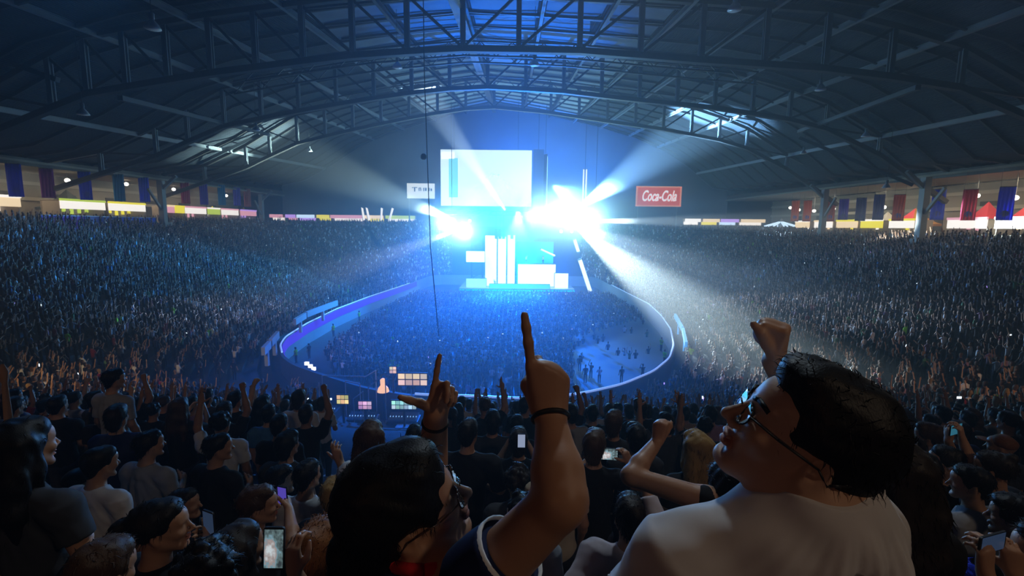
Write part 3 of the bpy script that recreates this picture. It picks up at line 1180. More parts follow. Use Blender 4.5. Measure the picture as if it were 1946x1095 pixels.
t, cx, cz, w, h = billboard(1209, 1294, 356, 391, 112, mat('billboard_red', (0.6, 0.02, 0.0), 0.5, emit=(1.0, 0.16, 0.03), estr=0.55),
                            'red lit billboard with white script lettering right of the stage',
                            mat('billboard_orange_edge', (0.7, 0.2, 0.1), 0.5, emit=(1.0, 0.35, 0.2), estr=0.7))
label_text('Coca-Cola', 3.4, (cx, 112 - 0.3, cz), (math.pi / 2, 0, 0), mat('billboard_white', (0.9, 0.9, 0.85), 0.5, emit=(1, 0.95, 0.9), estr=1.0),
           t, 'lettering', 0.04, 0.35, 0.05, w * 0.78)
t, cx, cz, w, h = billboard(774, 826, 349, 377, 114, mat('billboard_white_face', (0.8, 0.8, 0.75), 0.5, emit=(1.0, 0.95, 0.85), estr=0.9),
                            'white lit billboard with faded grey lettering left of the big screen')
mg = mat('billboard_grey_ink', (0.25, 0.25, 0.33), 0.6)
mb = MB()
for k, (dx, ww, hh_, dz) in enumerate(((-0.22, .2, .05, .22), (-.22, .04, .26, .08), (-.06, .035, .2, .1), (.0, .035, .2, .1), (-.03, .08, .04, .2),
                                       (.1, .035, .22, .1), (.16, .035, .22, .1), (.2, .035, .22, .1), (.3, .05, .2, .1), (.38, .05, .18, .08))):
    mb.box((cx + dx * w, 114 - 0.2, cz + dz * h), (ww * w, 0.05, hh_ * h))
mb.build('faded_lettering', mg, t)

# white flag poles by the far left stalls
for px, lean in ((690, 0.4), (700, 0.6), (722, -0.3), (738, -0.9)):
    a = P(px, 412, 118)
    t = thing('flag_pole', (a.x, 118, 11.8), 'slender white feather flag standing among the far stalls', 'flag', 'white feather flags on the far rim')
    mb = MB()
    mb.tube((a.x, 118, 11.8), (a.x - lean, 118, 16.2), 0.08, 0.05)
    mb.build('pole', M_rail, t)
    mb = MB()
    mb.add([(a.x, 117.95, 13.0), (a.x + 0.5, 117.95, 13.2), (a.x - lean + 0.5, 117.95, 16.0), (a.x - lean, 117.95, 16.2)], [(0, 1, 2, 3)])
    o = mb.build('cloth', G_white, t)  # cloth given a glow so it looks brightly lit
    o.modifiers.new('thickness', 'SOLIDIFY').thickness = 0.02
# ------------------------------------------------------------------ stage
SY = 99.0
DECK = -1.1
M_deck = mat('stage_deck', (0.35, 0.38, 0.42), 0.4)
M_stagebl = mat('stage_black', (0.02, 0.025, 0.035), 0.5)
E_white = mat('led_white', (0.8, 0.85, 0.9), 0.4, emit=(0.85, 0.97, 1.0), estr=1.6)
E_cyan = mat('led_cyan', (0.05, 0.4, 0.45), 0.4, emit=(0.0, 0.62, 0.66), estr=1.0)
xa, xb = P(872, 556, SY).x, P(1092, 556, SY).x
t = thing('stage_platform', ((xa + xb) / 2, SY + 6, FLOOR_Z), 'low lit stage platform at the far end of the arena', 'stage')
mb = MB()
mb.box(((xa + xb) / 2, SY + 6.5, DECK - 0.1), (xb - xa, 13, 0.2))
mb.build('deck', M_deck, t)
mb = MB()
mb.box(((xa + xb) / 2, SY + 6.5, (DECK - 0.2 + FLOOR_Z) / 2), (xb - xa - 0.3, 12.7, DECK - 0.2 - FLOOR_Z))
mb.build('skirt', mat('stage_skirt', (0.2, 0.25, 0.3), 0.6), t)
mb = MB()
mb.box(((xa + xb) / 2, SY - 0.1, DECK - 0.35), (xb - xa, 0.12, 0.3))
mb.build('edge_light', E_cyan, t)
for k, px in enumerate((1045, 1076)):
    p = P(px, 555, SY - 1)
    t = thing('floor_lamp_box', (p.x, p.y, FLOOR_Z), 'small white lamp box on the floor at the right front of the stage', 'stage lamp', 'lamp boxes before the stage')
    mb = MB()
    mb.box((p.x, p.y, FLOOR_Z + 0.4), (0.7, 0.5, 0.8))
    mb.build('case', M_stagebl, t)
    mb = MB()
    mb.box((p.x, p.y - 0.27, FLOOR_Z + 0.45), (0.6, 0.06, 0.6))
    mb.build('lens', E_white, t)


def slab(px0, px1, py0, py1, Y, depth, m, name, label, cat, frame=True):
    a, b = P(px0, py1, Y), P(px1, py0, Y)
    if name != 'video_screen' and px0 + py0 != 886 + 478:
        a.z = DECK + 0.01
    cx, cz, w, h = (a.x + b.x) / 2, (a.z + b.z) / 2, b.x - a.x, b.z - a.z
    t = thing(name, (cx, Y + depth / 2, a.z), label, cat)
    mb = MB()
    mb.box((cx, Y, cz), (w, 0.08, h))
    mb.build('lit_face', m, t)
    mb = MB()
    mb.box((cx, Y + depth / 2 + 0.06, cz), (w * 1.01, depth, h * 1.01))
    mb.build('housing', M_stagebl, t)
    return t, cx, cz, w, h


# big video screen, the dark screen edge beside it and the screen seen edge-on
t, cx, cz, w, h = slab(838, 1011, 286, 391, 106, 0.6, mat('screen_white', (0.8, 0.85, 0.85), 0.4, emit=(0.82, 0.9, 0.9), estr=1.05),
                       'video_screen', 'huge white glowing video screen hanging above the stage', 'screen')
mb = MB()
mb.box((cx - w * 0.42, 105.9, cz + h * 0.4), (w * 0.14, 0.06, h * 0.12))
mb.build('picture_patch', mat('screen_patch', (0.9, 0.9, 0.9), 0.4, emit=(1, 1, 1), estr=1.4), t)
mb = MB()
mb.box((cx - w * 0.36, 105.94, cz), (w * 0.1, 0.04, h * 0.7))
mb.build('picture_cyan', mat('screen_cyan', (0.2, 0.6, 0.6), 0.4, emit=(0.25, 0.75, 0.75), estr=1.0), t)
for dx in (-0.35, 0.35):
    mb = MB()
    mb.tube((cx + dx * w, 106.4, cz + h / 2), (cx + dx * w, 106.4, top_z(cx + dx * w, 106) + 0.28), 0.05)
    mb.build('hanging_cable', M_black, t)
a, b = P(1012, 400, 106.5), P(1034, 284, 106.5)
t = thing('screen_side_panel', ((a.x + b.x) / 2, 107, a.z), 'tall dark blue panel hanging right beside the video screen', 'panel')
mb = MB()
mb.box(((a.x + b.x) / 2, 107, (a.z + b.z) / 2), (b.x - a.x, 1.0, b.z - a.z))
mb.build('cover', mat('dark_panel', (0.03, 0.05, 0.15), 0.7), t)
mb = MB()
mb.tube(((a.x + b.x) / 2, 107, b.z), ((a.x + b.x) / 2, 107, top_z((a.x + b.x) / 2, 107) + 0.28), 0.06)
mb.build('hanging_cable', M_black, t)
a, b = P(1035, 400, 106), P(1040, 292, 106)
t = thing('side_screen', (a.x, 106, a.z), 'second video screen seen almost edge-on as a thin lit strip', 'screen')
mb = MB()
mb.quad((a.x, 106, a.z), (b.x, 104.8, a.z), (b.x, 104.8, b.z - 0.8), (a.x, 106, b.z))
o = mb.build('lit_face', mat('side_screen_face', (0.5, 0.7, 0.7), 0.4, emit=(0.6, 0.9, 0.9), estr=0.9), t)
o.modifiers.new('thickness', 'SOLIDIFY').thickness = 0.05
mb = MB()
mb.beam((a.x - 0.25, 106.2, (a.z + b.z) / 2), (b.x - 0.05, 105.0, (a.z + b.z) / 2), 0.2, b.z - a.z - 0.4)
mb.build('housing', M_stagebl, t)
mb = MB()
mb.tube((a.x, 105.8, b.z - 0.3), (a.x, 105.8, top_z(a.x, 105.8) + 0.28), 0.05)
mb.build('hanging_cable', M_black, t)
# thin lit pole on the right of the screens
a, b = P(1110, 395, 104), P(1111, 322, 104)
t = thing('light_pole', (a.x, 104, a.z), 'short pinkish light pole hanging right of the video screens', 'lamp')
for dx in (-0.3, 0.3):
    mb = MB()
    mb.tube((a.x + dx, 104, a.z), (a.x + dx, 104, b.z), 0.16)
    mb.build('tube', mat('light_pole_pink', (0.7, 0.5, 0.55), 0.4, emit=(0.8, 0.65, 0.7), estr=0.8), t)
mb = MB()
mb.tube((a.x, 104, b.z), (a.x, 104, top_z(a.x, 104) + 0.28), 0.04)
mb.beam((a.x - 0.4, 104, b.z), (a.x + 0.4, 104, b.z), 0.1, 0.1)
mb.build('hanging_cable', M_black, t)

# LED towers, cyan back wall, risers
for px0, px1, py0, py1, Y, m_, lb in (
        (922, 944, 448, 536, 104, E_white, 'white glowing LED tower, left one on the stage'),
        (946, 962, 450, 540, 103, E_white, 'white glowing LED tower, middle one on the stage'),
        (964, 979, 447, 536, 104, E_white, 'white glowing LED tower, right one on the stage')):
    slab(px0, px1, py0, py1, Y, 0.4, m_, 'led_tower', lb, 'led tower')
slab(982, 1052, 460, 505, 109, 0.5, E_cyan, 'led_backdrop', 'cyan glowing LED backdrop behind the performers', 'led wall')
slab(886, 921, 478, 498, 102.5, 0.4, E_white, 'led_tower', 'small white LED panel at the left wing of the stage', 'led tower')
slab(984, 1056, 503, 530, 104, 3.0, E_white, 'stage_riser', 'white glowing riser under the performers', 'riser')
slab(1054, 1080, 520, 541, 101, 1.6, E_white, 'stage_box', 'white glowing box at the right front of the stage', 'box')
slab(886, 924, 530, 553, 101, 1.5, mat('led_pale', (0.6, 0.7, 0.7), 0.5, emit=(0.4, 0.8, 0.8), estr=0.9), 'stage_box',
     'pale lit low box at the left front of the stage', 'box')
slab(930, 1045, 541, 549, 100, 1.0, mat('led_teal', (0.1, 0.5, 0.5), 0.5, emit=(0.1, 0.75, 0.75), estr=0.9), 'stage_step',
     'teal lit step along the stage front', 'step')
# slanted bright tubes at the right of the stage
for (p0, p1, Y, r, lb) in (((1092, 456), (1099, 478), 103, 0.35, 'short slanted light tube high at the right wing of the stage'),
                           ((1102, 494), (1122, 555), 101, 0.42, 'long slanted white light tube at the right wing of the stage'),
                           ((1028, 474), (1054, 486), 107, 0.2, 'thin slanted light tube across the cyan backdrop')):
    a, b = P(*p0, Y), P(*p1, Y)
    t = thing('light_tube', b, lb, 'light tube')
    mb = MB()
    mb.tube(a, b, r)
    mb.build('glass_tube', E_white, t)
    mb = MB()
    d = (b - a).normalized()
    for e, s in ((a, -1), (b, 1)):
        mb.tube(e, e + d * (0.25 * s), r * 1.15)
    mb.build('end_cap', M_steel_lt, t)
# line-array loudspeakers hanging over the stage
for k, px in enumerate((943, 950, 957, 973)):
    a = P(px, 437, 101)
    t = thing('line_array', a, 'dark curved loudspeaker column hanging over the stage', 'loudspeaker', 'loudspeaker columns over the stage')
    for q in range(5):
        mb = MB()
        mb.box((a.x, a.y + 0.1 * q * q * 0.3, a.z - q * 0.42), (0.62, 0.5, 0.38), Matrix.Rotation(0.06 * q, 3, 'X'))
        mb.build('cabinet', M_stagebl, t)
    mb = MB()
    mb.tube(a + Vector((0, 0, 0.15)), a + Vector((0, 0, 4)), 0.04)
    mb.build('chain', M_black, t)
# left wing tower with equipment
a = P(907, 556, 105)
t = thing('equipment_tower', (a.x, 105, DECK), 'dark scaffold tower with lamps at the left wing of the stage', 'tower')
for dx, dy in ((-1, -1), (1, -1), (1, 1), (-1, 1)):
    mb = MB()
    mb.tube((a.x + dx * 1.2, 105 + dy * 1.2, DECK), (a.x + dx * 1.2, 105 + dy * 1.2, 9.5), 0.1)
    mb.build('post', M_stagebl, t)
mb = MB()
for z in np.arange(0.5, 9.5, 1.5):
    for s in (-1, 1):
        mb.beam((a.x - 1.2, 105 + s * 1.2, z), (a.x + 1.2, 105 + s * 1.2, z + 1.2), 0.08, 0.08)
        mb.beam((a.x + s * 1.2, 103.8, z), (a.x + s * 1.2, 106.2, z), 0.08, 0.08)
mb.build('lattice', M_stagebl, t)
for z in (4.6, 6.2, 7.6, 9.0):
    mb = MB()
    mb.box((a.x + 0.3, 103.5, z), (1.6, 0.7, 0.8))
    mb.build('lamp_case', M_stagebl, t)
# lighting truss over the stage with moving heads
Yt = 100.5
a, b = P(850, 418, Yt), P(1140, 408, Yt)
zt = (a.z + b.z) / 2
t = thing('lighting_truss', (0, Yt, zt), 'lighting truss carrying lamps over the stage', 'truss')
mb = MB()
for dy in (-0.4, 0.4):
    for dz in (-0.4, 0.4):
        mb.tube((a.x, Yt + dy, zt + dz + 0.8), (b.x, Yt + dy, zt + dz + 0.8), 0.08)
mb.build('chord', M_stagebl, t)
mb = MB()
nseg = 26
for i in range(nseg):
    x0, x1 = a.x + (b.x - a.x) * i / nseg, a.x + (b.x - a.x) * (i + 1) / nseg
    for dy in (-0.4, 0.4):
        mb.beam((x0, Yt + dy, zt + (0.4 if i % 2 else 1.2)), (x1, Yt + dy, zt + (1.2 if i % 2 else 0.4)), 0.05, 0.05)
mb.build('lattice', M_stagebl, t)
for x in (a.x + 1, b.x - 1):
    mb = MB()
    mb.tube((x, Yt, zt + 1.2), (x, Yt, top_z(x, Yt)), 0.05)
    mb.build('hanging_cable', M_black, t)
E_lens = mat('lamp_lens_blinding', (1, 1, 1), 0.3, emit=(0.85, 0.97, 1.0), estr=14)
heads = [(856, 428), (864, 436), (872, 428), (880, 434), (893, 420), (1030, 412), (1046, 420), (1060, 410), (1072, 424), (1083, 414),
         (1094, 408), (1100, 424), (1112, 414), (1124, 420), (1066, 440), (1086, 440)]
for k, (px, py) in enumerate(heads):
    p = P(px, py, Yt - 0.6)
    g = 'left' if px < 950 else 'right'
    t = thing('moving_head_lamp', p, 'blinding white stage lamp in the %s lamp cluster over the stage' % g, 'stage lamp', 'stage lamps of the %s cluster' % g)
    mb = MB()
    mb.lathe(p, [(0.2, -0.5), (0.34, -0.3), (0.36, 0.2), (0.3, 0.3)], 14, Matrix.Rotation(math.pi / 2, 3, 'X'))
    mb.build('housing', M_stagebl, t)
    mb = MB()
    mb.lathe(p + Vector((0, -0.3, 0)), [(0.3, 0.0), (0.22, 0.06)], 14, Matrix.Rotation(math.pi / 2, 3, 'X'))
    mb.build('lens', E_lens, t)
    mb = MB()
    for s in (-1, 1):
        mb.box((p.x + s * 0.42, p.y, p.z + 0.3), (0.08, 0.2, 0.9))
    mb.box((p.x, p.y, p.z + 0.75), (0.92, 0.3, 0.15))
    mb.build('yoke', M_stagebl, t)

# ------------------------------------------------------------------ sound desk in front of the near wall
def z_at(p):
    return stand_z(p.x, p.y)


M_case = mat('flight_case', (0.02, 0.025, 0.035), 0.5)
for k, (px0, px1, py0, py1, zz, cells, colr, lb) in enumerate((
        (640, 662, 751, 768, 0.6, (3, 2), (1.0, 0.75, 0.3), 'small screen with amber picture at the left of the sound desk'),
        (681, 706, 763, 778, 0.6, (3, 2), (0.75, 0.45, 0.75), 'small screen with lilac picture on the sound desk'),
        (744, 791, 762, 778, 0.7, (6, 2), (0.45, 0.85, 0.85), 'wide screen with a row of pale teal pictures on the sound desk'),
        (740, 753, 697, 710, 0.4, (2, 2), (1.0, 0.75, 0.6), 'small warm screen beside the multi-picture monitor'),
        (756, 812, 710, 733, 0.4, (4, 2), (1.0, 0.78, 0.5), 'wide multi-picture monitor glowing amber before the near wall'))):
    Y = 27.5 if py0 > 740 else 33.0
    a, b = P(px0, py1, Y), P(px1, py0, Y)
    w, h = b.x - a.x, b.z - a.z
    cx, cz = (a.x + b.x) / 2, (a.z + b.z) / 2
    zf = FLOOR_Z if Y > 33.5 else stand_z(cx, Y)
    t = thing('monitor', (cx, Y, min(zf, a.z - 0.3)), lb, 'monitor')
    mb = MB()
    mb.box((cx, Y + 0.06, cz), (w + 0.08, 0.08, h + 0.08))
    mb.build('bezel', M_case, t)
    nx_, ny_ = cells
    for i in range(nx_):
        for j in range(ny_):
            s = 0.6 + 0.7 * random.random()
            c2 = tuple(min(1, q * (0.75 + 0.4 * random.random())) for q in colr)
            mb = MB()
            mb.box((cx - w / 2 + w * (i + 0.5) / nx_, Y, cz - h / 2 + h * (j + 0.5) / ny_), (w / nx_ * 0.86, 0.04, h / ny_ * 0.8))
            mb.build('picture_tile', mat('tile_%d_%d_%d' % (k, i, j), (0.1, 0.1, 0.1), 0.4, emit=c2, estr=s), t)
    mb = MB()
    mb.box((cx, Y + 0.1, (a.z + min(zf, a.z - 0.3)) / 2), (0.12, 0.1, max(0.3, a.z - zf)))
    mb.box((cx, Y + 0.1, min(zf, a.z - 0.3) + 0.05), (w * 0.7, 0.6, 0.1))
    mb.build('stand', M_case, t)
# mixing consoles and cases
for px, py, Y, s, lb in ((690, 790, 29.6, (1.9, 1.2, 0.55), 'black mixing console behind the lilac screen'),
                         (768, 800, 29.6, (2.0, 1.2, 0.55), 'black mixing console behind the wide teal screen'),
                         (620, 785, 29.6, (1.5, 1.0, 0.6), 'black console at the left end of the sound desk')):
    p = P(px, py, Y)
    zf = stand_z(p.x, Y)
    t = thing('mixing_console', (p.x, Y, zf), lb, 'mixing console')
    mb = MB()
    mb.box((p.x, Y, zf + s[2] / 2), s)
    mb.build('cabinet', M_case, t)
    mb = MB()
    mb.box((p.x, Y - 0.1, zf + s[2] + 0.12), (s[0] * 0.94, s[1] * 0.8, 0.1), Matrix.Rotation(0.2, 3, 'X'))
    mb.build('control_surface', mat('desk_surface', (0.06, 0.07, 0.09), 0.4), t)
    mb = MB()
    for i in range(10):
        mb.box((p.x - s[0] * 0.42 + i * s[0] * 0.093, Y - 0.2, zf + s[2] + 0.2), (0.04, 0.1, 0.05))
    mb.build('lit_faders', mat('fader_glow', (0.1, 0.2, 0.3), 0.4, emit=(0.3, 0.6, 1.0), estr=1.0), t)
# thin pale barrier rails around the desk
for pts, Y, lb in (([(612, 714), (694, 716), (714, 704)], 33, 'thin pale barrier rail behind the sound desk'),
                   ([(656, 724), (684, 730)], 31.5, 'short pale barrier rail piece left of the sound desk'),
                   ([(700, 737), (732, 708)], 31, 'slanted pale barrier rail beside the warm lamp'),
                   ([(672, 758), (690, 744)], 29, 'slanted short barrier rail above the lilac screen'),
                   ([(588, 762), (604, 735), (606, 728)], 27, 'bent pale handrail left of the sound desk')):
    w_ = [P(a, b, Y) for a, b in pts]
    t = thing('barrier_rail', w_[0], lb, 'rail')
    mb = MB()
    mb.path(w_, 0.045, 6)
    mb.build('top_bar', M_rail, t)
    for p in (w_[0], w_[-1]):
        mb = MB()
        mb.tube(p, (p.x, p.y, min(p.z - 0.6, stand_z(p.x, p.y))), 0.035)
        mb.build('upright', M_rail, t)
# little warm desk lamp
p = P(728, 735, 32)
t = thing('desk_lamp', (p.x, p.y, stand_z(p.x, p.y)), 'warm glowing desk lamp between the two groups of monitors', 'lamp')
mb = MB()
mb.lathe(p, [(0.42, -0.35), (0.35, -0.1), (0.18, 0.1), (0.2, 0.5), (0.08, 0.6)], 14)
mb.build('shade', mat('warm_lamp_glow', (0.6, 0.4, 0.2), 0.5, emit=(1.0, 0.55, 0.3), estr=1.2), t)
mb = MB()
mb.tube((p.x, p.y, stand_z(p.x, p.y)), p - Vector((0, 0, 0.35)), 0.05)
mb.build('stem', M_case, t)
# cluster of small bright lamps where the wall meets the gap on the left
for k, (px, py) in enumerate(((583, 691), (590, 696), (596, 701))):
    p = P(px, py, 40)
    t = thing('work_lamp', (p.x, p.y, p.z - 0.7), 'small bright work lamp on the left end of the coping rail', 'lamp', 'work lamps on the coping rail')
    mb = MB()
    mb.box(p, (0.34, 0.2, 0.28))
    mb.build('lamp_head', mat('work_lamp_glow', (0.8, 0.8, 0.75), 0.4, emit=(1, 0.95, 0.85), estr=1.6), t)
    mb = MB()
    mb.tube(p - Vector((0, 0, 0.15)), p - Vector((0, 0, 0.75)), 0.03)
    mb.build('stem', M_case, t)
# pale post rising from the stand in front of the near wall
a, b = P(846, 872, 10), P(845, 760, 10)
t = thing('steel_post', (a.x, 10, stand_z(a.x, 10)), 'slender pale steel post with a side rail behind the raised left arm', 'post')
mb = MB()
mb.tube((a.x, 10, stand_z(a.x, 10)), b, 0.03)
mb.build('upright', M_rail, t)
c = P(880, 797, 10)
mb = MB()
mb.tube(P(845, 796, 10), c, 0.022)
mb.build('side_rail', M_rail, t)
# ------------------------------------------------------------------ smooth solid modelling (distance fields -> surface nets)
V3 = lambda *a: np.array(a, dtype=np.float64)


def nrm(v):
    v = np.asarray(v, float)
    return v / (np.linalg.norm(v) + 1e-12)


class Sdf:
    """Smoothly joined round cones and ellipsoids, turned into one continuous mesh."""

    def __init__(s):
        s.p = []          # (kind, data, k, op)
        s.paint = []      # (centre, radius, colour)

    def cone(s, a, b, ra, rb=None, k=0.02, op='+', flat=False):
        s.p.append(('f' if flat else 'c', (np.asarray(a, float), np.asarray(b, float), ra, ra if rb is None else rb), k, op))

    def ell(s, c, r, R=None, k=0.02, op='+'):
        s.p.append(('e', (np.asarray(c, float), np.asarray(r, float), np.eye(3) if R is None else np.asarray(R, float)), k, op))

    def chain(s, pts, rs, k=0.02):
        for a, b, ra, rb in zip(pts, pts[1:], rs, rs[1:]):
            s.cone(a, b, ra, rb, k)

    @staticmethod
    def dist(kind, d, X):
        if kind == 'e':
            c, r, R = d
            q = (X - c) @ R
            k0 = np.sqrt(((q / r) ** 2).sum(-1)) + 1e-9
            k1 = np.sqrt(((q / (r * r)) ** 2).sum(-1)) + 1e-9
            return k0 * (k0 - 1) / k1
        a, b, ra, rb = d
        ab = b - a
        L2 = ab @ ab + 1e-12
        q = X - a
        t = (q @ ab) / L2
        tc = np.clip(t, 0, 1)
        dd = np.sqrt(((q - tc[..., None] * ab) ** 2).sum(-1)) - (ra + (rb - ra) * tc)
        if kind == 'f':
            L = math.sqrt(L2)
            dd = np.maximum(dd, np.maximum(-t * L, (t - 1) * L))
        return dd

    def eval(s, X, prims=None):
        d = None
        for kind, data, k, op in (s.p if prims is None else prims):
            di = s.dist(kind, data, X)
            if d is None:
                d = di if op == '+' else np.full(len(X), 1.0)
                continue
            if op == '+':
                h = np.maximum(k - np.abs(d - di), 0) / k
                d = np.minimum(d, di) - h * h * k * 0.25
            else:
                di = -di
                h = np.maximum(k - np.abs(d - di), 0) / k
                d = np.maximum(d, di) + h * h * k * 0.25
        return d

    def bounds(s):
        lo, hi = [], []
        for kind, d, k, op in s.p:
            if op != '+':
                continue
            if kind == 'e':
                c, r, R = d
                e = np.sqrt(((R * r) ** 2).sum(1))
                lo.append(c - e)
                hi.append(c + e)
            else:
                a, b, ra, rb = d
                lo += [a - ra, b - rb]
                hi += [a + ra, b + rb]
        return np.min(lo, 0), np.max(hi, 0)

    def mesh(s, vox, zmin=None):
        lo, hi = s.bounds()
        if zmin is not None:
            lo[2] = max(lo[2], zmin)
        lo = lo - 3 * vox
        hi = hi + 3 * vox
        B = 12
        nb = np.ceil((hi - lo) / (vox * B)).astype(int)
        N = nb * B
        F = np.empty(N, np.float32)
        half = B * vox / 2
        gi = np.stack(np.meshgrid(*[np.arange(n) for n in nb], indexing='ij'), -1).reshape(-1, 3)
        cen = lo + (gi * B + (B - 1) / 2) * vox
        allD = np.stack([s.dist(k, d, cen) for k, d, _, _ in s.p], 0)
        dc = s.eval(cen)
        rad = half * 1.75
        act = np.abs(dc) < rad * 1.35 + 0.006
        off = np.stack(np.meshgrid(*[np.arange(B)] * 3, indexing='ij'), -1).reshape(-1, 3) * vox
        kk = np.array([p[2] for p in s.p])
        for i, g in enumerate(gi):
            sl = tuple(slice(q * B, q * B + B) for q in g)
            if not act[i]:
                F[sl] = 1.0 if dc[i] > 0 else -1.0
                continue
            keep = [s.p[j] for j in range(len(s.p)) if allD[j, i] < rad * 1.5 + kk[j] + 0.01]
            if not keep or all(q[3] != '+' for q in keep):
                F[sl] = 1.0
                continue
            F[sl] = s.eval(lo + g * B * vox + off, keep).reshape(B, B, B)
        return surface_nets(F, lo, vox)


_C = [(0, 0, 0), (1, 0, 0), (0, 1, 0), (1, 1, 0), (0, 0, 1), (1, 0, 1), (0, 1, 1), (1, 1, 1)]
_E = [(0, 1), (2, 3), (4, 5), (6, 7), (0, 2), (1, 3), (4, 6), (5, 7), (0, 4), (1, 5), (2, 6), (3, 7)]


def surface_nets(F, lo, vox):
    S = F < 0
    nx, ny, nz = (q - 1 for q in F.shape)
    cnt = np.zeros((nx, ny, nz), np.int8)
    for a, b, c in _C:
        cnt += S[a:a + nx, b:b + ny, c:c + nz]
    cells = np.argwhere((cnt > 0) & (cnt < 8))
    idx = np.full((nx, ny, nz), -1, np.int32)
    idx[tuple(cells.T)] = np.arange(len(cells))
    vals = np.stack([F[cells[:, 0] + a, cells[:, 1] + b, cells[:, 2] + c] for a, b, c in _C], 1).astype(np.float64)
    vals = np.clip(vals, -2 * vox, 2 * vox)
    acc = np.zeros((len(cells), 3))
    num = np.zeros(len(cells))
    Cn = np.array(_C, float)
    for a, b in _E:
        va, vb = vals[:, a], vals[:, b]
        m = (va < 0) != (vb < 0)
        t = np.where(m, va / np.where(np.abs(va - vb) < 1e-12, 1, va - vb), 0)
        acc += np.where(m[:, None], Cn[a] + t[:, None] * (Cn[b] - Cn[a]), 0)
        num += m
    V = lo + (cells + acc / num[:, None]) * vox
    Q = []
    for ax in range(3):
        sh = [slice(None)] * 3
        s0, s1 = list(sh), list(sh)
        s0[ax], s1[ax] = slice(0, -1), slice(1, None)
        A, Bq = S[tuple(s0)], S[tuple(s1)]
        e = np.argwhere(A != Bq)
        u, v = (ax + 1) % 3, (ax + 2) % 3
        ok = (e[:, u] > 0) & (e[:, v] > 0) & (e[:, u] < idx.shape[u]) & (e[:, v] < idx.shape[v])
        e = e[ok]
        flip = ~A[tuple(e.T)]
        quad = []
        for du, dv in ((0, 0), (-1, 0), (-1, -1), (0, -1)):
            c = e.copy()
            c[:, u] += du
            c[:, v] += dv
            quad.append(idx[tuple(c.T)])
        q = np.stack(quad, 1)
        q = np.where(flip[:, None], q[:, ::-1], q)
        Q.append(q[(q >= 0).all(1)])
    return V, np.concatenate(Q)


def _vnormals(V, Q):
    n = np.cross(V[Q[:, 2]] - V[Q[:, 0]], V[Q[:, 3]] - V[Q[:, 1]])
    N = np.zeros_like(V)
    for i in range(4):
        np.add.at(N, Q[:, i], n)
    return N / (np.linalg.norm(N, axis=1, keepdims=True) + 1e-12)


def relax(V, Q, it=1, w=0.5):
    for _ in range(it):
        acc = np.zeros_like(V)
        cnt = np.zeros(len(V))
        for a, b in ((0, 1), (1, 2), (2, 3), (3, 0)):
            np.add.at(acc, Q[:, a], V[Q[:, b]])
            np.add.at(cnt, Q[:, a], 1)
            np.add.at(acc, Q[:, b], V[Q[:, a]])
            np.add.at(cnt, Q[:, b], 1)
        V = V * (1 - w) + w * acc / np.maximum(cnt, 1)[:, None]
    return V


def mesh_object(name, V, Q, m, parent=None, col=None):
    """Mesh object from arrays of quads; col = per-vertex colours."""
    o0 = np.array(parent['_o']) if parent is not None and parent.get('_o') is not None else np.zeros(3)
    me = bpy.data.meshes.new(name)
    me.vertices.add(len(V))
    me.vertices.foreach_set('co', (V - o0).astype(np.float32).ravel())
    me.loops.add(Q.size)
    me.loops.foreach_set('vertex_index', Q.astype(np.int32).ravel())
    me.polygons.add(len(Q))
    me.polygons.foreach_set('loop_start', np.arange(0, Q.size, 4, dtype=np.int32))
    me.polygons.foreach_set('use_smooth', np.ones(len(Q), bool))
    me.update(calc_edges=True)
    me.validate()
    if col is not None:
        a = me.color_attributes.new('Col', 'FLOAT_COLOR', 'POINT')
        a.data.foreach_set('color', np.concatenate([col, np.ones((len(col), 1))], 1).astype(np.float32).ravel())
    me.materials.append(m)
    o = bpy.data.objects.new(name, me)
    COL.objects.link(o)
    if parent is not None:
        o.parent = parent
    return o


def wave_noise(X, f, seed=0):
    r = np.random.default_rng(seed)
    out_ = np.zeros(len(X))
    for i in range(5):
        d = r.normal(size=3)
        d /= np.linalg.norm(d)
        out_ += np.sin(X @ d * f * (0.7 + 0.25 * i) + r.uniform(0, 6.28)) / (1 + 0.35 * i)
    return out_ / 2.6


def rot_ypr(yaw, pitch=0.0, roll=0.0):
    """Columns: right, forward, up of a head that faces +Y at yaw 0; yaw turns left, pitch lifts the chin."""
    return np.array((Matrix.Rotation(yaw, 3, 'Z') @ Matrix.Rotation(pitch, 3, 'X') @ Matrix.Rotation(roll, 3, 'Y')))


# ------------------------------------------------------------------ people
SKIN = {'tan': (0.42, 0.22, 0.13), 'brown': (0.30, 0.15, 0.085), 'light': (0.55, 0.33, 0.22)}
HAIRC = {'black': (0.008, 0.007, 0.008), 'dark': (0.02, 0.013, 0.01), 'brown': (0.06, 0.03, 0.015), 'blond': (0.30, 0.18, 0.06),
         'auburn': (0.22, 0.08, 0.02), 'grey': (0.25, 0.25, 0.26), 'blue': (0.02, 0.05, 0.6)}
M_skin = mat('skin', (0.4, 0.2, 0.12), 0.48, attr=True, spec=0.4)
M_shoe = mat('shoe_leather', (0.03, 0.03, 0.035), 0.5)


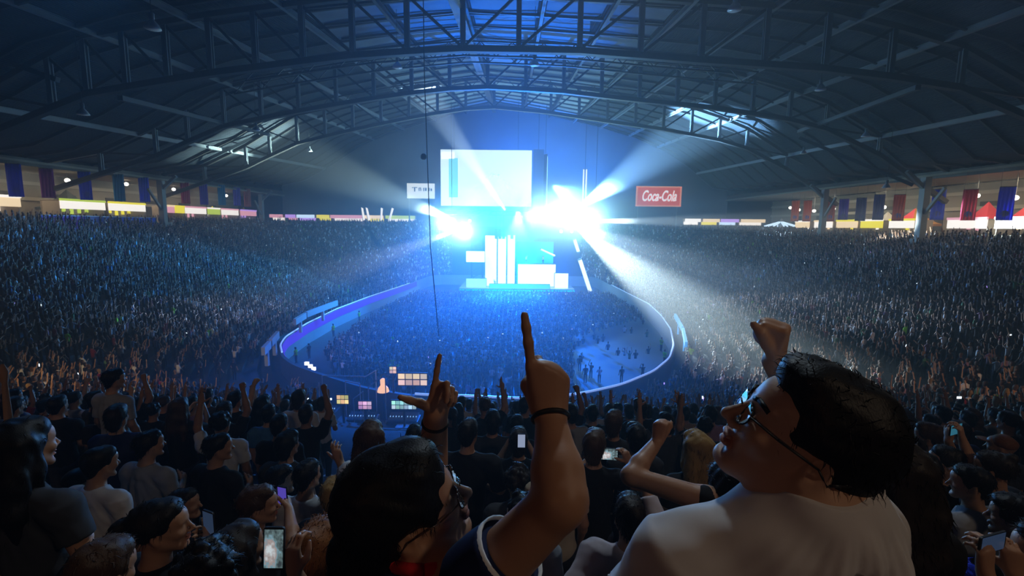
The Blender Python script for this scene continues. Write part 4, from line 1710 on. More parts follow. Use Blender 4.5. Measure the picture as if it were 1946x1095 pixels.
def hair_mat(c):
    m = mat('hair_' + c, HAIRC[c], 0.5, spec=0.22, noise=(160, 0.35))
    if 'hair_bump' not in m:
        m['hair_bump'] = 1
        t = m.node_tree
        tc = t.nodes.new('ShaderNodeTexCoord')
        mp = t.nodes.new('ShaderNodeMapping')
        mp.inputs['Scale'].default_value = (260, 260, 26)
        n_ = t.nodes.new('ShaderNodeTexNoise')
        n_.inputs['Scale'].default_value = 1.0
        bp_ = t.nodes.new('ShaderNodeBump')
        bp_.inputs['Strength'].default_value = 0.25
        bp_.inputs['Distance'].default_value = 0.004
        t.links.new(tc.outputs['Object'], mp.inputs['Vector'])
        t.links.new(mp.outputs[0], n_.inputs['Vector'])
        t.links.new(n_.outputs['Fac'], bp_.inputs['Height'])
        t.links.new(bp_.outputs[0], t.nodes['Principled BSDF'].inputs['Normal'])
    return m


def cloth_mat(name, c):
    return mat('cloth_' + name, c, 0.85, spec=0.2, noise=(14, 0.12), sheen=0.0)


def head_prims(S, H, R, sc=1.0, face=True, female=False):
    T = lambda x, y, z: H + R @ (V3(x, y, z) * sc)
    e = lambda c, r, k=0.02, op='+': S.ell(T(*c), V3(*r) * sc, R, k * sc, op)
    c = lambda a, b, ra, rb, k=0.015: S.cone(T(*a), T(*b), ra * sc, rb * sc, k * sc)
    e((0, -0.015, 0.035), (0.073, 0.096, 0.083), 0.03)
    e((0, 0.030, -0.022), (0.060, 0.064, 0.078), 0.04)
    e((0, 0.048, 0.045), (0.058, 0.052, 0.042), 0.03)
    for s in (-1, 1):
        c((s * 0.056, -0.004, -0.045), (s * 0.024, 0.068, -0.095), 0.019, 0.017, 0.025)
        e((s * 0.040, 0.066, -0.022), (0.022, 0.022, 0.02), 0.02)
    e((0, 0.080, -0.098), (0.021, 0.016, 0.016), 0.018)
    if not face:
        for s in (-1, 1):
            e((s * 0.074, -0.010, -0.008), (0.009, 0.019, 0.030), 0.006)
        c((0, 0.094, 0.006), (0, 0.114, -0.030), 0.008, 0.011, 0.01)
        return
    for s in (-1, 1):
        c((s * 0.012, 0.094, 0.024), (s * 0.044, 0.078, 0.026), 0.0075, 0.008, 0.012)     # brow ridge
        S.ell(T(s * 0.033, 0.103, 0.004), V3(0.016, 0.016, 0.011) * sc, R, 0.012 * sc, '-')  # eye socket
    for s in (-1, 1):
        e((s * 0.032, 0.080, 0.004), (0.0122, 0.0122, 0.0118), 0.003)                    # closed lids over the eyeballs
    c((0, 0.092, 0.014), (0, 0.116, -0.026), 0.0075, 0.0095, 0.012)                      # nose bridge
    e((0, 0.116, -0.031), (0.0105, 0.011, 0.009), 0.008)
    for s in (-1, 1):
        e((s * 0.013, 0.103, -0.036), (0.0075, 0.0105, 0.0075), 0.006)
        e((s * 0.007, 0.112, -0.043), (0.003, 0.0045, 0.003), 0.003, '-')
    e((0, 0.096, -0.058), (0.022, 0.010, 0.0062), 0.006)                                 # lips
    e((0, 0.093, -0.072), (0.019, 0.0105, 0.0068), 0.006)
    S.cone(T(-0.022, 0.098, -0.0648), T(0.022, 0.098, -0.0648), 0.0018 * sc, 0.0018 * sc, 0.004 * sc, '-')
    e((0, 0.094, -0.083), (0.016, 0.008, 0.004), 0.008, '-')
    for s in (-1, 1):                                                                     # ears
        e((s * 0.076, -0.012, -0.006), (0.009, 0.019, 0.031), 0.006)
        e((s * 0.084, -0.006, -0.002), (0.006, 0.010, 0.017), 0.005, '-')
        e((s * 0.077, -0.004, -0.033), (0.007, 0.009, 0.010), 0.006)
    S.paint.append((T(0, 0.100, -0.065), 0.020 * sc, (0.36, 0.11, 0.09)))


def hand_prims(S, Wp, d, n, side, pose, sc=1.0, curls=None, thumb=None, k=0.006):
    """Hand growing from wrist Wp along d; n = back-of-hand normal; side +1/-1 puts the thumb along +-(d x n)."""
    d = nrm(d)
    n = nrm(n - np.dot(n, d) * d)
    t = nrm(np.cross(d, n)) * side
    P_ = {'open': [(8, 8, 6)] * 4, 'relaxed': [(22, 28, 18), (28, 32, 20), (34, 36, 22), (38, 40, 24)],
          'point': [(-4, 3, 3), (78, 95, 55), (84, 98, 60), (86, 98, 60)],
          'fist': [(80, 98, 58), (84, 100, 60), (86, 100, 60), (88, 100, 60)],
          'hold': [(38, 48, 30), (44, 50, 30), (48, 52, 32), (50, 54, 34)],
          'gun': [(0, 5, 4), (60, 60, 30), (68, 66, 34), (74, 70, 36)]}[pose]
    if curls is not None:
        P_ = curls
    Ls = [(0.043, 0.026, 0.021), (0.047, 0.030, 0.022), (0.043, 0.028, 0.021), (0.034, 0.021, 0.018)]
    kn = [(0.028, 0.086), (0.0095, 0.090), (-0.009, 0.086), (-0.026, 0.078)]
    if pose == 'point':
        kn = [(0.028, 0.086), (0.0095, 0.083), (-0.009, 0.073), (-0.026, 0.060)]
    rr = [0.0090, 0.0092, 0.0088, 0.0076]
    for i in range(4):
        a = Wp + (d * 0.012 + t * (kn[i][0] * 0.55)) * sc
        b = Wp + (d * kn[i][1] + t * kn[i][0] + n * (0.004 if i in (1, 2) else 0.0)) * sc
        S.cone(a, b, 0.0145 * sc, 0.0105 * sc, 0.016 * sc)
        ang = 0.0
        p = b
        spread = (0.5 - i / 3.0) * 0.16
        for j in range(3):
            ang += math.radians(P_[i][j])
            dd = d * math.cos(ang) - n * math.sin(ang) + t * spread * math.cos(ang)
            q = p + nrm(dd) * Ls[i][j] * sc
            S.cone(p, q, rr[i] * (1 - 0.07 * j) * sc, rr[i] * (0.93 - 0.07 * j) * sc, k * sc)
            p = q
    S.ell(Wp + (d * 0.05 - n * 0.006) * sc, V3(0.034, 0.044, 0.014) * sc, np.stack([t, d, n], 1), 0.014 * sc)
    if pose == 'fist':
        S.ell(Wp + (d * 0.070 - n * 0.030) * sc, V3(0.036, 0.034, 0.030) * sc, np.stack([t, d, n], 1), 0.014 * sc)
    th = {'open': (0.75, 0.9, 0.0), 'relaxed': (0.8, 0.65, 0.25), 'point': (0.95, 0.30, 0.55), 'fist': (0.95, 0.30, 0.65),
          'hold': (0.75, 0.7, 0.45), 'gun': (0.35, 1.0, 0.05)}[pose]
    if thumb is not None:
        th = thumb
    b0 = Wp + (d * 0.018 + t * 0.020 - n * 0.006) * sc
    d1 = nrm(d * 0.75 + t * 0.8 - n * 0.35) if pose not in ('gun', 'open') else nrm(d * 0.4 + t * 0.95)
    if pose in ('point', 'fist'):
        d1 = nrm(d * 0.85 + t * 0.30 - n * 0.60)
    b1 = b0 + d1 * 0.042 * sc
    d2 = nrm(d * th[0] + t * th[1] - n * th[2])
    b2 = b1 + d2 * 0.033 * sc
    d3 = nrm(d2 - t * (0.55 if pose in ('fist', 'point') else 0.1) - n * (0.3 if pose in ('fist', 'point') else 0))
    b3 = b2 + d3 * 0.026 * sc
    S.chain([b0, b1, b2, b3], [0.015 * sc, 0.0125 * sc, 0.0105 * sc, 0.0085 * sc], 0.008 * sc)


def strand_mesh(roots, dirs, length, r, sag=0.3, seed=1, segs=4, curl=0.0):
    """Thin three-sided tapering strands as quads."""
    rg = np.random.default_rng(seed)
    V, Q = [], []
    for p, d in zip(roots, dirs):
        L = length * rg.uniform(0.6, 1.25)
        d = nrm(d + rg.normal(size=3) * 0.22)
        x = nrm(np.cross(d, V3(0.3, 0.5, 0.8)))
        y = np.cross(d, x)
        b = len(V)
        ph, cu = rg.uniform(0, 6.28), curl
        for j in range(segs + 1):
            f = j / segs
            c = p + d * L * f + V3(0, 0, -sag * L * f * f) + (x * math.sin(ph + f * 5) + y * math.cos(ph + f * 5)) * cu * L * f
            rr = r * (1 - 0.85 * f)
            for q in range(3):
                a = q * 2.094
                V.append(c + (x * math.cos(a) + y * math.sin(a)) * rr)
        for j in range(segs):
            for q in range(3):
                q2 = (q + 1) % 3
                Q.append((b + j * 3 + q, b + j * 3 + q2, b + j * 3 + 3 + q2, b + j * 3 + 3 + q))
    return np.array(V), np.array(Q)


HAIR_N = [0]


def make_hair(root, H, R, sc, style, colour, vox, strands=0, bulk=1.0, name='hair', extra=()):
    S = Sdf()
    T = lambda x, y, z: H + R @ (V3(x, y, z) * sc)
    e = lambda c, r, k=0.03, op='+': S.ell(T(*c), V3(*r) * sc, R, k * sc, op)
    b = bulk
    if style == 'shaved':
        e((0, -0.020, 0.036), (0.077, 0.098, 0.086))
        e((0, 0.13, -0.01), (0.10, 0.085, 0.095), 0.01, '-')
        e((0, 0.0, -0.13), (0.12, 0.2, 0.10), 0.01, '-')
    elif style == 'short':
        e((0, -0.022, 0.042), (0.084 * b, 0.106 * b, 0.094 * b))
        e((0, 0.04, 0.085), (0.062 * b, 0.052, 0.04))
        e((0, -0.072, -0.035), (0.058, 0.030, 0.055))
        e((0, 0.135, -0.02), (0.10, 0.085, 0.090), 0.012, '-')
        e((0, 0.075, -0.150), (0.12, 0.175, 0.125), 0.015, '-')
    elif style == 'mop':
        e((0, -0.028, 0.046), (0.092 * b, 0.118 * b, 0.102 * b))
        e((0, 0.045, 0.095), (0.070, 0.055, 0.040))
        e((0, -0.075, -0.04), (0.070 * b, 0.052 * b, 0.085))
        e((0, 0.145, -0.03), (0.10, 0.090, 0.100), 0.012, '-')
        for s in (-1, 1):
            e((s * 0.085, 0.015, -0.045), (0.03, 0.036, 0.05), 0.012, '-')
    elif style == 'thick':
        e((0, -0.016, 0.046), (0.086 * b, 0.106 * b, 0.097 * b))
        e((0, 0.052, 0.098), (0.060, 0.050, 0.034))
        e((0, -0.068, -0.048), (0.064 * b, 0.045 * b, 0.090))
        e((0, 0.150, -0.035), (0.10, 0.088, 0.100), 0.012, '-')
        for s in (-1, 1):
            e((s * 0.094, 0.012, -0.036), (0.036, 0.056, 0.062), 0.010, '-')
    elif style in ('long', 'ponytail', 'bun'):
        e((0, -0.024, 0.042), (0.086 * b, 0.108 * b, 0.096 * b))
        e((0, 0.040, 0.080), (0.066, 0.050, 0.040))
        if style == 'long':
            for x in (-0.055, 0.0, 0.055):
                S.chain([T(x, -0.05, 0.04), T(x * 1.25, -0.085, -0.10), T(x * 1.5, -0.10, -0.24), T(x * 1.45, -0.10, -0.38)],
                        [0.055 * sc, 0.050 * sc, 0.046 * sc, 0.020 * sc], 0.03 * sc)
            for s in (-1, 1):
                S.chain([T(s * 0.070, 0.0, 0.03), T(s * 0.080, -0.01, -0.09), T(s * 0.085, -0.02, -0.22)], [0.024 * sc, 0.026 * sc, 0.012 * sc], 0.03 * sc)
        elif style == 'ponytail':
            S.chain([T(0, -0.10, 0.05), T(0, -0.15, 0.04), T(0, -0.165, -0.08), T(0, -0.15, -0.24)],
                    [0.03 * sc, 0.034 * sc, 0.036 * sc, 0.012 * sc], 0.02 * sc)
        else:
            e((0, -0.085, 0.115), (0.04, 0.04, 0.036), 0.015)
        e((0, 0.135, -0.02), (0.094, 0.085, 0.100), 0.012, '-')
        if style != 'long':
            e((0, 0.01, -0.150), (0.12, 0.2, 0.10), 0.015, '-')
    elif style == 'curly':
        e((0, -0.024, 0.045), (0.090 * b, 0.110 * b, 0.100 * b))
        rg = np.random.default_rng(int(abs(H[0] * 1000)) % 999)
        for _ in range(46):
            v = nrm(rg.normal(size=3))
            if v[1] > 0.55 and v[2] < 0.4 or v[2] < -0.35:
                continue
            q = v * V3(0.088 * b, 0.108 * b, 0.098 * b) + V3(0, -0.024, 0.045)
            e(q, (0.022, 0.022, 0.022), 0.012)
        e((0, 0.140, -0.02), (0.10, 0.085, 0.095), 0.012, '-')
        e((0, 0.01, -0.150), (0.12, 0.2, 0.10), 0.015, '-')
    elif style == 'cap':
        e((0, -0.015, 0.045), (0.083, 0.102, 0.082), 0.02)
        e((0, 0.0, -0.075), (0.14, 0.2, 0.105), 0.006, '-')
        e((0, 0.110, 0.040), (0.065, 0.075, 0.010), 0.01)
    for pts_, rs_ in extra:
        S.chain(pts_, rs_, 0.03)
    V, Q = S.mesh(vox)
    N = _vnormals(V, Q)
    V = V + N * (wave_noise(V, 120 / max(0.6, vox / 0.004), 3) * min(0.004, vox * 0.7) + (wave_noise((V - H) @ R * V3(1, 1, 0.35), 110, 6) * 0.004 if vox > 0.005 and style != 'cap' else 0))[:, None]
    if strands:
        rg = np.random.default_rng(5)
        pick = rg.choice(len(V), strands)
        up = R[:, 2]
        dirs = N[pick] * 0.16 - up * 0.75 - R[:, 1] * 0.35
        top = ((V[pick] - H) @ up) > 0.07
        dirs[top] = N[pick][top] * 0.22 + R[:, 1] * 0.5 + rg.normal(size=(top.sum(), 3)) * 0.4
        thin = 0.0011 if vox < 0.005 else 0.0022
        v2, q2 = strand_mesh(V[pick], dirs, (0.017 if vox < 0.005 else 0.024) * sc, thin, 0.35, 9, 4 if vox < 0.005 else 3, 0.12)
        Q = np.concatenate([Q, q2 + len(V)])
        V = np.concatenate([V, v2])
    return mesh_object(name, V, Q, hair_mat(colour), root)


def leg_prims(S, hipL, hipR, fwd, foot_z, inflate=0.0, shoes=True):
    for s, hp in ((-1, hipL), (1, hipR)):
        L = hp[2] - foot_z
        knee = V3(hp[0], hp[1], foot_z + L * 0.53) + fwd * 0.02
        ank = V3(hp[0], hp[1], foot_z + 0.08) - fwd * 0.02
        S.cone(hp, knee, 0.082 + inflate, 0.056 + inflate, 0.04)
        S.cone(knee, ank, 0.052 + inflate, 0.038 + inflate, 0.03)
        if shoes:
            S.cone(ank - V3(0, 0, 0.03), ank + fwd * 0.15 - V3(0, 0, 0.045), 0.04, 0.033, 0.03)


def person(spec):
    """One person: body mesh with clothing and hair as children. spec is a dict; see the table of people."""
    g = spec.get
    sc = g('scale', 1.0)
    H = np.array(g('head'))
    yaw, pitch, roll = (math.radians(q) for q in g('look', (0, 0, 0)))
    R = rot_ypr(yaw, pitch, roll)
    byaw = math.radians(g('body', 0))
    B = rot_ypr(byaw, math.radians(g('lean', 0)), math.radians(g('tilt', 0)))
    right, fwd, up = B[:, 0], B[:, 1], B[:, 2]
    female = g('female', False)
    vox = g('vox', 0.009)
    NB = np.array(g('neck')) if g('neck') is not None else H + R @ V3(0, -0.028, -0.11) * sc - up * 0.075 * sc - fwd * 0.01
    sw = (0.165 if female else 0.185) * sc * g('wide', 1.0)
    at = lambda x, y, z: NB + right * x * sc + fwd * y * sc + up * z * sc
    SH = {s: NB + right * (s * sw) - up * 0.055 * sc for s in (-1, 1)}
    for s, nm in ((-1, 'shoulder_l'), (1, 'shoulder_r')):
        if g(nm) is not None:
            SH[s] = np.array(g(nm))
    foot_z = g('foot_z', None)
    pel = NB - up * 0.56 * sc
    if foot_z is None:
        foot_z = stand_z(NB[0], NB[1])
    pel[2] = max(pel[2], foot_z + 0.45)
    hips = {s: pel + right * (s * 0.085 * sc) for s in (-1, 1)}
    root_loc = (float(NB[0]), float(NB[1]), float(foot_z))
    skin = SKIN[g('skin', 'tan')]
    sleeve = g('sleeve', 0.62)     # fraction of the upper arm covered, >1 reaches down the forearm
    arms = {}
    for s, nm in ((-1, 'arm_l'), (1, 'arm_r')):
        a = g(nm, 'down')
        S0 = SH[s]
        if isinstance(a, str):
            E, Wr, pose, hn = {
                'down': (S0 - up * 0.27 * sc + right * s * 0.05, S0 - up * 0.48 * sc + right * s * 0.04 + fwd * 0.10, 'relaxed', right * s),
                'front': (S0 - up * 0.24 * sc + right * s * 0.06 + fwd * 0.03, S0 - up * 0.20 * sc - right * s * 0.09 + fwd * 0.24, 'hold', right * s),
                'cross': (S0 - up * 0.25 * sc + right * s * 0.08 + fwd * 0.02, S0 - up * 0.29 * sc - right * s * 0.10 + fwd * 0.17, 'relaxed', up),
                'up': (S0 + right * s * 0.12 + fwd * 0.14 + up * 0.16 * sc, S0 + right * s * 0.10 + fwd * 0.20 + up * 0.42 * sc, 'open', -fwd),
                'high': (S0 + right * s * 0.09 + fwd * 0.05 + up * 0.25 * sc, S0 + right * s * 0.03 + fwd * 0.08 + up * 0.50 * sc, 'fist', -fwd),
                'phone': (S0 + right * s * 0.06 + fwd * 0.20 - up * 0.10, S0 - right * s * 0.07 + fwd * 0.34 + up * 0.10 * sc, 'hold', right * s)}[a]
            a = dict(e=E, w=Wr, pose=pose, n=hn)
        a = dict(a)
        a.setdefault('pose', 'relaxed')
        a.setdefault('n', right * s)
        a['e'], a['w'] = np.array(a['e']), np.array(a['w'])
        a.setdefault('d', a['w'] - a['e'])
        arms[s] = a
    S = Sdf()
    head_prims(S, H, R, sc, g('face', True), female)
    S.cone(H + R @ V3(0, -0.022, -0.045) * sc, NB + up * 0.0, 0.056 * sc * g('neck_r', 1), 0.060 * sc * g('neck_r', 1), 0.03)
    S.ell(at(0, 0.0, -0.20), V3(0.150, 0.100, 0.20) * sc, B, 0.05)
    S.ell(at(0, 0.0, -0.42), V3(0.130, 0.095, 0.18) * sc, B, 0.05)
    S.ell(pel, V3(0.15, 0.105, 0.12) * sc, B, 0.05)
    ar = (0.042 if female else 0.049) * sc * g('arm_r_scale', 1.0)
    for s in (-1, 1):
        a = arms[s]
        S.cone(at(s * 0.03, -0.015, -0.01), SH[s], 0.045 * sc, 0.05 * sc, 0.05)
        S.cone(SH[s], a['e'], ar * 1.12, ar * 0.86, 0.03)
        mid = a['e'] + (a['w'] - a['e']) * 0.32
        S.cone(a['e'], mid, ar * 0.84, ar * 0.88, 0.02)
        S.cone(mid, a['w'], ar * 0.88, ar * 0.56, 0.015)
        hand_prims(S, a['w'], a['d'], np.array(a['n']), a.get('side', -s), a['pose'], sc * (0.93 if female else 1.0) * a.get('hs', 1.0),
                   a.get('curls'), a.get('thumb'))
    leg_prims(S, hips[-1], hips[1], V3(fwd[0], fwd[1], 0), foot_z, -0.006)
    V, Q = S.mesh(vox)
    col = np.tile(np.array(skin), (len(V), 1))
    for c, r, cc in S.paint:
        w = np.clip(1.6 - np.linalg.norm(V - c, axis=1) / r, 0, 1)[:, None] * 0.8
        col = col * (1 - w) + np.array(cc) * w
    root = bpy.data.objects.new('person', None)
    body = mesh_object('person', V - np.array(root_loc), Q, M_skin, None, col)
    body.location = root_loc
    bpy.data.objects.remove(root)
    body['_o'] = root_loc
    # shirt
    if g('top', 'black') is not None:
        inf = g('loose', 0.014)
        C = Sdf()
        C.ell(at(0, 0.0, -0.19), V3(0.150, 0.100, 0.20) * sc + inf, B, 0.06)
        C.ell(at(0, 0.0, -0.40), V3(0.132, 0.098, 0.20) * sc + inf * 1.3, B, 0.06)
        C.ell(pel + up * 0.04, V3(0.152, 0.108, 0.10) * sc + inf * 1.2, B, 0.05)
        for s in (-1, 1):
            a = arms[s]
            C.cone(at(s * 0.045, -0.015, -0.018), SH[s], 0.045 * sc + inf * 0.6, 0.05 * sc + inf * 0.8, 0.06)
            if sleeve <= 0:
                continue
            C.cone(SH[s] - right * s * 0.005, SH[s] + (a['e'] - SH[s]) * 0.06, ar * 1.14 + inf, ar * 1.14 + inf, 0.03)
            f = min(1.0, sleeve)
            C.cone(SH[s], SH[s] + (a['e'] - SH[s]) * f, ar * 1.12 + inf, ar * (1.14 - 0.22 * f) + inf * 1.25, 0.035, '+', True)
            if sleeve > 1:
                C.cone(a['e'], a['e'], ar * 0.9 + inf, ar * 0.9 + inf, 0.03)
                C.cone(a['e'], a['e'] + (a['w'] - a['e']) * (sleeve - 1), ar * 0.9 + inf, ar * 0.62 + inf * 0.9, 0.02, '+', True)
        if sleeve > 0:
            C.cone(NB - up * 0.05 * sc, NB + up * 0.030 * sc - fwd * 0.004, 0.098 * sc, 0.074 * sc, 0.03, '+', True)
            C.cone(NB - up * 0.005 * sc + fwd * 0.02, NB + up * 0.12 * sc - fwd * 0.01, 0.062 * sc, 0.068 * sc, 0.006, '-')
        else:
            C.ell(NB + up * 0.03 * sc + fwd * 0.012, V3(0.070, 0.068, 0.085) * sc, B, 0.010, '-')
        C.ell(pel - up * 0.17 * sc, V3(0.4, 0.4, 0.13) * sc, B, 0.01, '-')
        V, Q = C.mesh(vox * 1.05)
        N = _vnormals(V, Q)
        amp = g('fold', 0.0035)
        L = (V - NB) @ B
        # cloth hangs in long creases that fan out below the neck
        fan = np.arctan2(L[:, 0], -(L[:, 2] - 0.10 * sc)) * 17.0 + wave_noise(V, 9, 4) * 2.2
        hang = np.clip(-L[:, 2] / 0.12, 0, 1) * np.clip(1.2 - np.abs(L[:, 0]) / 0.35, 0.2, 1)
        V = V + N * (wave_noise(V, 42, 7) * amp + wave_noise(V, 95, 8) * amp * 0.4 + np.sin(fan) ** 3 * hang * amp * 1.7)[:, None]
        ccol = g('topc', (0.02, 0.02, 0.024))
        mesh_object(g('topname', 't_shirt'), V, Q, cloth_mat(g('top'), ccol), body)
    # trousers
    Tz = Sdf()
    Tz.ell(pel, V3(0.153, 0.110, 0.11) * sc + 0.008, B, 0.05)
    leg_prims(Tz, hips[-1], hips[1], V3(fwd[0], fwd[1], 0), foot_z, 0.012, False)
    V, Q = Tz.mesh(max(vox * 1.4, 0.012))
    mesh_object('trousers', V, Q, cloth_mat(g('legs', 'dark_denim'), g('legsc', (0.03, 0.035, 0.06))), body)
    # hair or hat
    st = g('hair', 'short')
    if st:
        make_hair(body, H, R, sc, st, g('hairc', 'black'), g('hvox', vox * 0.9), g('strands', 0), g('bulk', 1.0), 'cap' if st == 'cap' else 'hair', g('hair_extra', ()))
    tag(body, spec['label'], 'person', g('group'))
    if g('extra'):
        g('extra')(body, H, R, sc, arms, NB, B, SH)
    return body


def glasses(body, H, R, sc, m=None):
    """Spectacles: rims, bridge and temples as parts of the wearer."""
    m = m or M_black
    T = lambda x, y, z: Vector(H + R @ (V3(x, y, z) * sc))
    fr = MB()
    for s in (-1, 1):
        pts = [T(s * 0.034 + 0.024 * math.cos(a), 0.108 - 0.006 * abs(math.cos(a)), 0.0 + 0.019 * math.sin(a)) for a in np.linspace(0, 2 * math.pi, 17)]
        fr.path(pts, 0.0016 * sc, 5)
        fr.path([T(s * 0.058, 0.102, 0.006), T(s * 0.078, 0.06, 0.006), T(s * 0.084, -0.005, 0.004), T(s * 0.082, -0.03, -0.012)], 0.0018 * sc, 5)
    fr.path([T(-0.011, 0.112, 0.004), T(0, 0.115, 0.007), T(0.011, 0.112, 0.004)], 0.0016 * sc, 5)
    f = fr.build('glasses', m, body, True)
    for s in (-1, 1):
        ln = MB()
        c = T(s * 0.034, 0.106, 0.0)
        n = 16
        ring_ = [T(s * 0.034 + 0.0235 * math.cos(a), 0.108 - 0.006 * abs(math.cos(a)), 0.0185 * math.sin(a)) for a in np.linspace(0, 2 * math.pi, n, endpoint=False)]
        back = [p - Vector(R[:, 1]) * 0.0015 for p in ring_]
        ln.add(ring_ + back, [tuple(range(n)), tuple(range(2 * n - 1, n - 1, -1))] + [(i, n + i, n + (i + 1) % n, (i + 1) % n) for i in range(n)])
        l_ = bpy.data.meshes.new('lens')
        o = ln.build('lens', M_lens, None)
        oo = Vector(body['_o'])
        o.data.transform(Matrix.Translation(-oo))
        o.parent = f
    return f


M_lens = bpy.data.materials.new('spectacle_lens')
M_lens.use_nodes = True
_t = M_lens.node_tree
_t.nodes.clear()
_o2 = _t.nodes.new('ShaderNodeOutputMaterial')
_mx = _t.nodes.new('ShaderNodeMixShader')
_tr = _t.nodes.new('ShaderNodeBsdfTransparent')
_gl = _t.nodes.new('ShaderNodeBsdfGlossy')
_gl.inputs['Roughness'].default_value = 0.03
_fr = _t.nodes.new('ShaderNodeFresnel')
_fr.inputs['IOR'].default_value = 1.6
_t.links.new(_fr.outputs[0], _mx.inputs[0])
_t.links.new(_tr.outputs[0], _mx.inputs[1])
_t.links.new(_gl.outputs[0], _mx.inputs[2])
_t.links.new(_mx.outputs[0], _o2.inputs['Surface'])


def bracelet(body, a, f, r, name='bracelet', m=None, rr=0.004):
    """Band round a forearm; f is the place between elbow (0) and wrist (1)."""
    e, w = a['e'], a['w']
    c = e + (w - e) * f
    d = Vector(nrm(w - e))
    R_ = d.to_track_quat('Z', 'Y').to_matrix()
    mb = MB()
    n = 24
    prof = [(r + rr * math.cos(q), rr * 1.2 * math.sin(q)) for q in np.linspace(0, 2 * math.pi, 9)]
    for R0, z in prof:
        for i in range(n):
            t = 2 * math.pi * i / n
            mb.v.append(tuple(Vector(c) + R_ @ Vector((R0 * math.cos(t), R0 * math.sin(t), z))))
    for k in range(len(prof) - 1):
        for i in range(n):
            j = (i + 1) % n
            mb.f.append((k * n + i, k * n + j, (k + 1) * n + j, (k + 1) * n + i))
    return mb.build(name, m or M_black, body, True)


def phone(c, R, label, screen=None, w=0.074, h=0.152, group=None, estr=1.0):
    """Phone whose screen faces along -R[:,1]; R columns are right, forward, up of the phone."""
    c = Vector(c)
    R = Matrix(R)
    t = thing('phone', c, label, 'phone', group)
    mb = MB()
    r = 0.010
    pts = []
    for sx, sz, a0 in ((1, 1, 0), (-1, 1, 90), (-1, -1, 180), (1, -1, 270)):
        for k in range(5):
            a = math.radians(a0 + k * 22.5)
            pts.append((sx * (w / 2 - r) + r * math.cos(a), sz * (h / 2 - r) + r * math.sin(a)))
    n = len(pts)
    fr = [c + R @ Vector((x, -0.004, z)) for x, z in pts]
    bk = [c + R @ Vector((x, 0.004, z)) for x, z in pts]
    mb.add(fr + bk, [tuple(range(n)), tuple(range(2 * n - 1, n - 1, -1))] + [(i, n + i, n + (i + 1) % n, (i + 1) % n) for i in range(n)])
    mb.build('case', M_black, t)
    mb = MB()
    mb.box(c + R @ Vector((0, -0.0046, 0)), (w - 0.008, 0.0008, h - 0.016), R)
    mb.build('screen', screen or mat('phone_screen_dim', (0.02, 0.03, 0.06), 0.2, emit=(0.2, 0.35, 0.7), estr=0.1), t)
    mb = MB()
    mb.lathe(c + R @ Vector((w * 0.28, 0.005, h * 0.38)), [(0.008, 0), (0.008, 0.002)], 12, R @ Matrix.Rotation(-math.pi / 2, 3, 'X'))
    mb.build('camera_lens', M_black, t)
    return t
# ------------------------------------------------------------------ the two people nearest the camera
A = lambda px, py, Y: np.array(P(px, py, Y))


def hero_woman_extra(body, H, R, sc, arms, NB, B, SH):
    glasses(body, H, R, sc, mat('spectacle_frame_brown', (0.05, 0.02, 0.01), 0.3))
    bracelet(body, arms[1], 0.985, 0.0315)
    bracelet(body, arms[-1], 0.93, 0.027)
    # red neckerchief with a green end
    mb = MB()
    for k, (pts, r) in enumerate((([(-0.062, 0.01, 0.0), (-0.03, 0.05, -0.005), (0.02, 0.062, -0.01), (0.065, 0.02, 0.0), (0.05, -0.04, 0.01),
                                   (0.0, -0.062, 0.015), (-0.05, -0.04, 0.01), (-0.062, 0.01, 0.0)], 0.012),)):
        w = [Vector(NB + B @ (V3(*p) * 1.05 + V3(0, 0, 0.035))) for p in pts]
        mb.path(w, r, 8)
    mb.build('neckerchief', mat('cloth_red', (0.55, 0.01, 0.015), 0.8), body, True)
    mb = MB()
    a = Vector(NB + B @ V3(0.055, 0.035, 0.06))
    b = Vector(NB + B @ V3(0.085, 0.02, 0.01))
    mb.tube(a, b, 0.012, 0.02, 8)
    mb.build('green_tassel', mat('cloth_green', (0.02, 0.35, 0.05), 0.8), body, True)
    # pale sleeve hem and blue stripe on the navy jersey
    S0, E0 = SH[1], arms[1]['e']
    d = E0 - S0
    for f0, f1, rr, m_ in ((0.30, 0.40, 0.0665, mat('cloth_white_trim', (0.7, 0.72, 0.75), 0.8)), (0.05, 0.16, 0.0735, mat('cloth_blue_stripe', (0.02, 0.08, 0.6), 0.8))):
        mb = MB()
        mb.tube(S0 + d * f0, S0 + d * f1, rr, rr - 0.002, 24, False)
        o = mb.build('sleeve_trim', m_, body, True)
        o.modifiers.new('thickness', 'SOLIDIFY').thickness = 0.004


